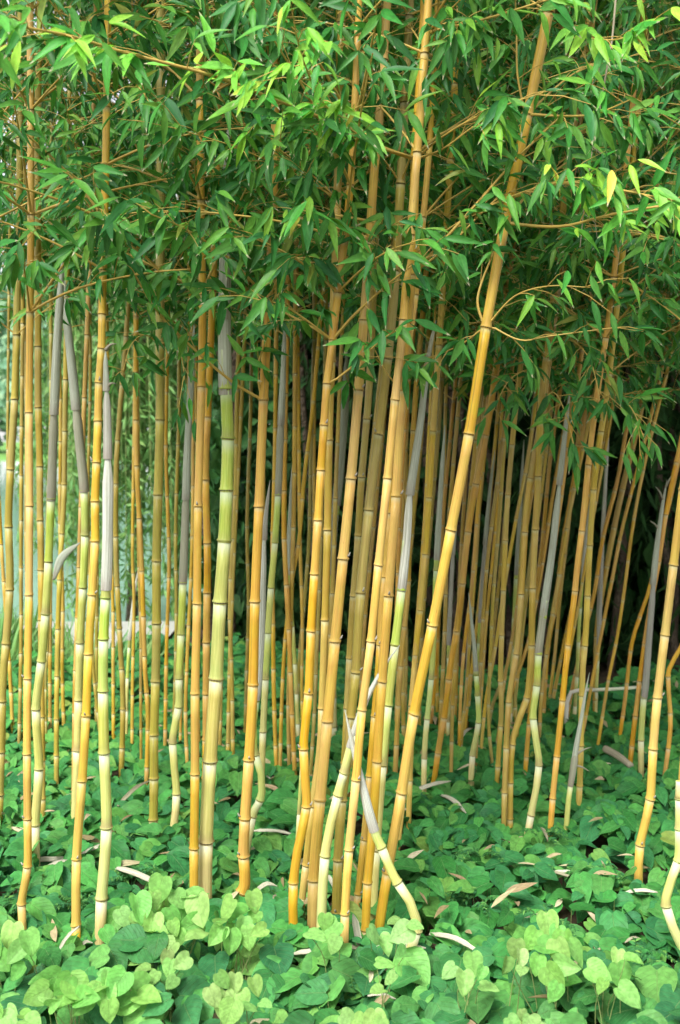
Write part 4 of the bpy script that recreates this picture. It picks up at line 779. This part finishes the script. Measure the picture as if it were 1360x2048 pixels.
for k, (cx, cy, rx, ry, n, s, tint, label) in enumerate(PL):
    r = np.random.default_rng(500 + k); d0 = depth_of(cy, .215); base = np.array([(cx - CX) / F * d0, d0, 0.]); t = empty('lime_leaf_plant', base, label, 'plant', LG)
    n = int(n * (1.35 if cx < 600 else 1.1))
    for e in range(n):
        ga = e * 2.4; q = math.sqrt((e + .5) / n); x = cx + math.cos(ga) * q * rx + r.normal() * 4; y = cy + math.sin(ga) * q * ry + r.normal() * 4; dd = d0 + (-(y - cy) / ry * .05 + r.normal() * .025)
        p = P(x, y, dd) - base; a = math.radians(r.normal() * 42 - 90)                          # the tip points down and outwards
        direc = nrm(np.array((math.cos(a) * .9, -.35 + r.normal() * .15, math.sin(a) * (.75 + .2 * r.random())))); hint = nrm(np.array((r.normal() * .35, -.85 + r.normal() * .2, .62 + r.normal() * .3)))
        if r.random() < .2: direc = nrm(np.array((r.normal(), -.5, .1 * r.normal()))); hint = nrm(np.array((r.normal() * .2, -.25, 1)))   # some lie flat
        ln = s * r.uniform(.55, 1.05) * .82 / F * dd; R = leaf_frames(p[None], direc[None], hint[None], np.array([ln]))[0]
        leaf_object(H_ME[r.integers(0, 4)], p - direc * ln * .4, R, t, np.array(tint) * r.uniform(.72, 1.06))
        pb = np.array((r.normal() * .03, r.normal() * .02 + .02, 0.)); at_ = p - direc * ln * .4; mid = (pb + at_) / 2 + np.array((r.normal() * .01, .02, .02))
        V, Q, U, D = tube_arrays(catmull([pb + (0, 0, -.01), mid, at_], 4), np.linspace(.0016, .001, 9), 5); link('stem', make_mesh('stem', V, Q, U, D, M['stem']), t)

# straw-coloured dead bamboo leaves caught on the carpet
r_ = np.random.default_rng(61); n_ = 230; yy = r_.uniform(2.6, 6.4, n_); xx = r_.uniform(-1, 1, n_) * (.31 * yy); pp = np.stack([xx, yy, cover_height(xx, yy) * 1.15 + r_.uniform(0, .03, n_)], 1); aa = r_.uniform(0, 6.28, n_)
bag = Bag(); bake_leaves(bag, pp, leaf_frames(pp, nrm(np.stack([np.cos(aa), np.sin(aa), r_.normal(size=n_) * .25], 1)), nrm(np.stack([r_.normal(size=n_) * .4, -.4 + r_.normal(size=n_) * .4, np.ones(n_)], 1)), r_.uniform(.04, .11, n_)), LT, r_.integers(0, 4, n_))
tag(link('dead_leaf_litter', bag.mesh('dead_leaf_litter', mat_leaf('dead_leaf', [(0, (.30, .22, .11)), (.5, (.48, .38, .22)), (1, (.62, .54, .36))], .7, .15, False, False, 'parallel', spec=.15))), 'straw-coloured dead bamboo leaves strewn over the green carpet', 'leaf litter', kind='stuff')

# feathery weeds among the leaves
fern_spots = [(262, 1735, 'feathery weed right of the pale young culm'), (275, 1668, 'feathery weed below the straight olive culm'), (20, 1800, 'feathery weed left of the leftmost culm'), (165, 1800, 'feathery weed between the two left front culms'), (1125, 1735, 'feathery weed near the fallen sheath at right'), (1085, 1660, 'feathery weed beside the orange-gold culm'),
              (950, 1790, 'feathery weed right of the bent shoot'), (1190, 1730, 'feathery weed left of the lone right-hand culm'), (960, 1700, 'feathery weed behind the bent shoot'), (1270, 1890, 'feathery weed in the right foreground'), (690, 1925, 'feathery weed at the foot of the central cluster'), (1085, 1830, 'feathery weed above the flat-leaved plant')]
for k, (x, y, label) in enumerate(fern_spots):
    r = np.random.default_rng(800 + k); d0 = depth_of(y, .11); base = np.array([(x - CX) / F * d0, d0, 0.]); t = empty('feathery_weed', base, label, 'weed', 'feathery weeds in the ground cover')
    for f in range(6):
        a = r.uniform(0, 6.28); o = np.array((math.cos(a), math.sin(a) * .8 - .3, 0)); h = r.uniform(.09, .13); q = catmull([(0, 0, 0), o * .02 + (0, 0, h * .8), o * .06 + (0, 0, h), o * .10 + (0, 0, h * .85)], 4); b = Bag(); b.tube(q, np.linspace(.0012, .0005, len(q)), 3)
        m = 26; tt = np.linspace(.35, 1, m); pos = np.stack([np.interp(tt, np.linspace(0, 1, len(q)), q[:, c]) for c in range(3)], 1); sd = np.where(np.arange(m) % 2, 1, -1)[:, None]; lat = np.array((-o[1], o[0], 0.))[None] * sd
        bake_leaves(b, pos, leaf_frames(pos, nrm(lat + o * .5 + r.normal(size=(m, 3)) * .25), nrm(np.array((0, -.5, 1)) + r.normal(size=(m, 3)) * .3), .022 * np.linspace(1.1, .5, m)), [leaf_template(.42, .2, .2, .4, 1.5, 3)], np.zeros(m, int))
        link('frond', b.mesh('frond', M['ileaf']), t)

# ------------------------------------------------------------------ fallen sheaths and sticks
FS = [((45, 1722), (180, 1722), 17, 'white', 'long whitish fallen sheath lying behind the leftmost two culms'), ((82, 1742), (150, 1722), 12, 'white', 'shorter fallen sheath just below the long whitish one at left'), ((163, 1708), (252, 1678), 13, 'white', 'fallen sheath slanting up behind the pale young culm'), ((232, 1736), (322, 1772), 18, 'white', 'curled white fallen sheath right of the pale young culm'),
      ((505, 1662), (592, 1670), 11, 'white', 'narrow fallen sheath between crooked tan culm and amber culm'), ((236, 1612), (302, 1560), 14, 'brown', 'brownish fallen sheath slanting beside the straight olive culm'), ((510, 1784), (555, 1772), 14, 'white', 'small fallen sheath right of the crooked culm foot'), ((535, 1812), (560, 1790), 9, 'brown', 'small curled brown sheath scrap near the crooked culm foot'),
      ((585, 1908), (690, 1912), 15, 'white', 'fallen sheath at the front left foot of the central cluster'), ((640, 1898), (745, 1905), 12, 'brown', 'reddish-brown fallen sheath across the feet of the central cluster'), ((718, 1892), (706, 1828), 20, 'white', 'upright whitish sheath piece between the central culm feet'), ((722, 1908), (852, 1896), 24, 'white', 'broad white fallen sheath under the bent shoot'),
      ((858, 1868), (968, 1912), 17, 'white', 'pinkish-white fallen sheath slanting down right of the bent shoot'), ((818, 1588), (902, 1562), 15, 'white', 'pale fallen sheath right of the leaning culm in shade'), ((880, 1590), (932, 1626), 15, 'white', 'pale folded fallen sheath on dark leaves right of centre'), ((1062, 1737), (1165, 1762), 9, 'brown', 'thin brown fallen sheath in the right-hand leaf carpet'), ((1100, 1745), (1168, 1750), 10, 'white', 'pale sheath strip beside the thin brown one at right'),
      ((1248, 1786), (1316, 1785), 12, 'white', 'whitish fallen sheath near the right edge'), ((118, 1860), (140, 1874), 10, 'white', 'small white sheath end left of the golden-orange culm foot'), ((105, 1928), (158, 1852), 12, 'white', 'narrow white sheath leaning on the golden-orange culm foot'), ((158, 1895), (186, 1886), 12, 'white', 'curled white sheath scrap right of the golden-orange culm foot'), ((735, 1992), (792, 1998), 9, 'white', 'thin white sheath strip near the bottom at centre'),
      ((1082, 1655), (1096, 1682), 9, 'brown', 'tiny brown sheath left of the orange-gold culm foot'), ((915, 1486), (946, 1455), 10, 'white', 'pale sheath propped among back culms right of the leaning culm'), ((650, 1752), (668, 1778), 12, 'white', 'pale sheath scrap seen between the central culms'), ((510, 1555), (545, 1560), 8, 'white', 'thin pale sheath in shade behind the crooked culm'), ((1250, 1885), (1282, 1878), 8, 'brown', 'small brown sheath scrap in the right foreground')]
for k, (a, b_, w, tone, label) in enumerate(FS):
    r = np.random.default_rng(900 + k); za = .10; up = abs(a[0] - b_[0]) < .8 * abs(a[1] - b_[1]) and a[1] > b_[1]
    da = depth_of(max(a[1], b_[1]) if up else a[1], za); A_ = P(a[0], a[1], da); B_ = P(b_[0], b_[1], da if up else depth_of(b_[1], za)); n = 12; t = np.linspace(0, 1, n)
    mid = (A_ + B_) / 2 + np.array((0, 0, r.uniform(.004, .015))); c = catmull([A_, mid, B_], 6)[:n + 1]; n = len(c); t = np.linspace(0, 1, n)
    T = nrm(B_ - A_); S = nrm(np.cross(T, (0, -.5, 1.))); N = np.cross(S, T); sd = 7; ang = np.linspace(-1.15, 1.15, sd); wid = (w * .68 / F * da / 2) * (np.clip(t / .12, .45, 1) * np.clip((1.02 - t) / .35, .06, 1) ** .7)
    tw = t * r.uniform(-.6, .6)
    V = []
    for i in range(n):
        for g in ang:
            cc = math.cos(tw[i]); ss = math.sin(tw[i]); o = S * math.sin(g) * wid[i] * 1.15 + N * (1 - math.cos(g)) * wid[i] * .8; o = o + S * ss * .1 * wid[i]
            V.append(c[i] + o + N * r.normal() * .0006)
    V = np.array(V); V2 = V - N * .0016; nv = len(V); i, j = np.meshgrid(np.arange(n - 1), np.arange(sd - 1), indexing='ij'); i = i.ravel(); j = j.ravel()
    q = np.stack([i * sd + j, i * sd + j + 1, (i + 1) * sd + j + 1, (i + 1) * sd + j], 1); uvq = np.stack([np.stack([j / sd, i / n], 1), np.stack([(j + 1) / sd, i / n], 1), np.stack([(j + 1) / sd, (i + 1) / n], 1), np.stack([j / sd, (i + 1) / n], 1)], 1)
    Lg = np.linalg.norm(B_ - A_); dq = np.stack([uvq[..., 1] * Lg, (1 - uvq[..., 1]) * Lg], 2)
    org = c[0]; VV = np.vstack([V, V2]) - org; QQ = np.vstack([q, q[:, ::-1] + nv]); UU = np.concatenate([uvq, uvq[:, ::-1]]).reshape(-1, 2); DD = np.concatenate([dq, dq[:, ::-1]]).reshape(-1, 2)
    o = link('fallen_sheath', make_mesh('fallen_sheath', VV, QQ, UU, DD, M['straw']), None, np.array(SHEATH[tone]) * r.uniform(.9, 1.1) * (1.06, 1.0, .88), org); tag(o, label, 'sheath', 'fallen culm sheaths on the leaves')
A_, B_ = P(1211, 1498, depth_of(1498, .12)), P(1262, 1532, depth_of(1532, .10)); c = catmull([A_, (A_ + B_) / 2 + (0, 0, .006), B_], 6); V, Q, U, D = tube_arrays(c - A_, np.linspace(.017, .014, len(c)), 12)
tag(link('cut_cane', make_mesh('cut_cane', V, Q, U, D, M['straw']), None, (.5, .42, .3), A_), 'short cut greyish cane lying on leaves near the right', 'cane')
A_, B_ = P(107, 1160, 3.9), P(160, 1085, 3.9); c = catmull([A_, A_ * .55 + B_ * .45 + (-.012, 0, .02), B_], 8); V, Q, U, D = tube_arrays(c - A_, .014 * np.sin(np.linspace(.25, 3.1, len(c))) + .0008, 10)
V = V * np.array((1, .35, 1)); tag(link('loose_sheath', make_mesh('loose_sheath', V, Q, U, D, M['sheath']), None, SHEATH['grey'], A_), 'grey loose sheath sticking out from the zigzag green culm', 'sheath')
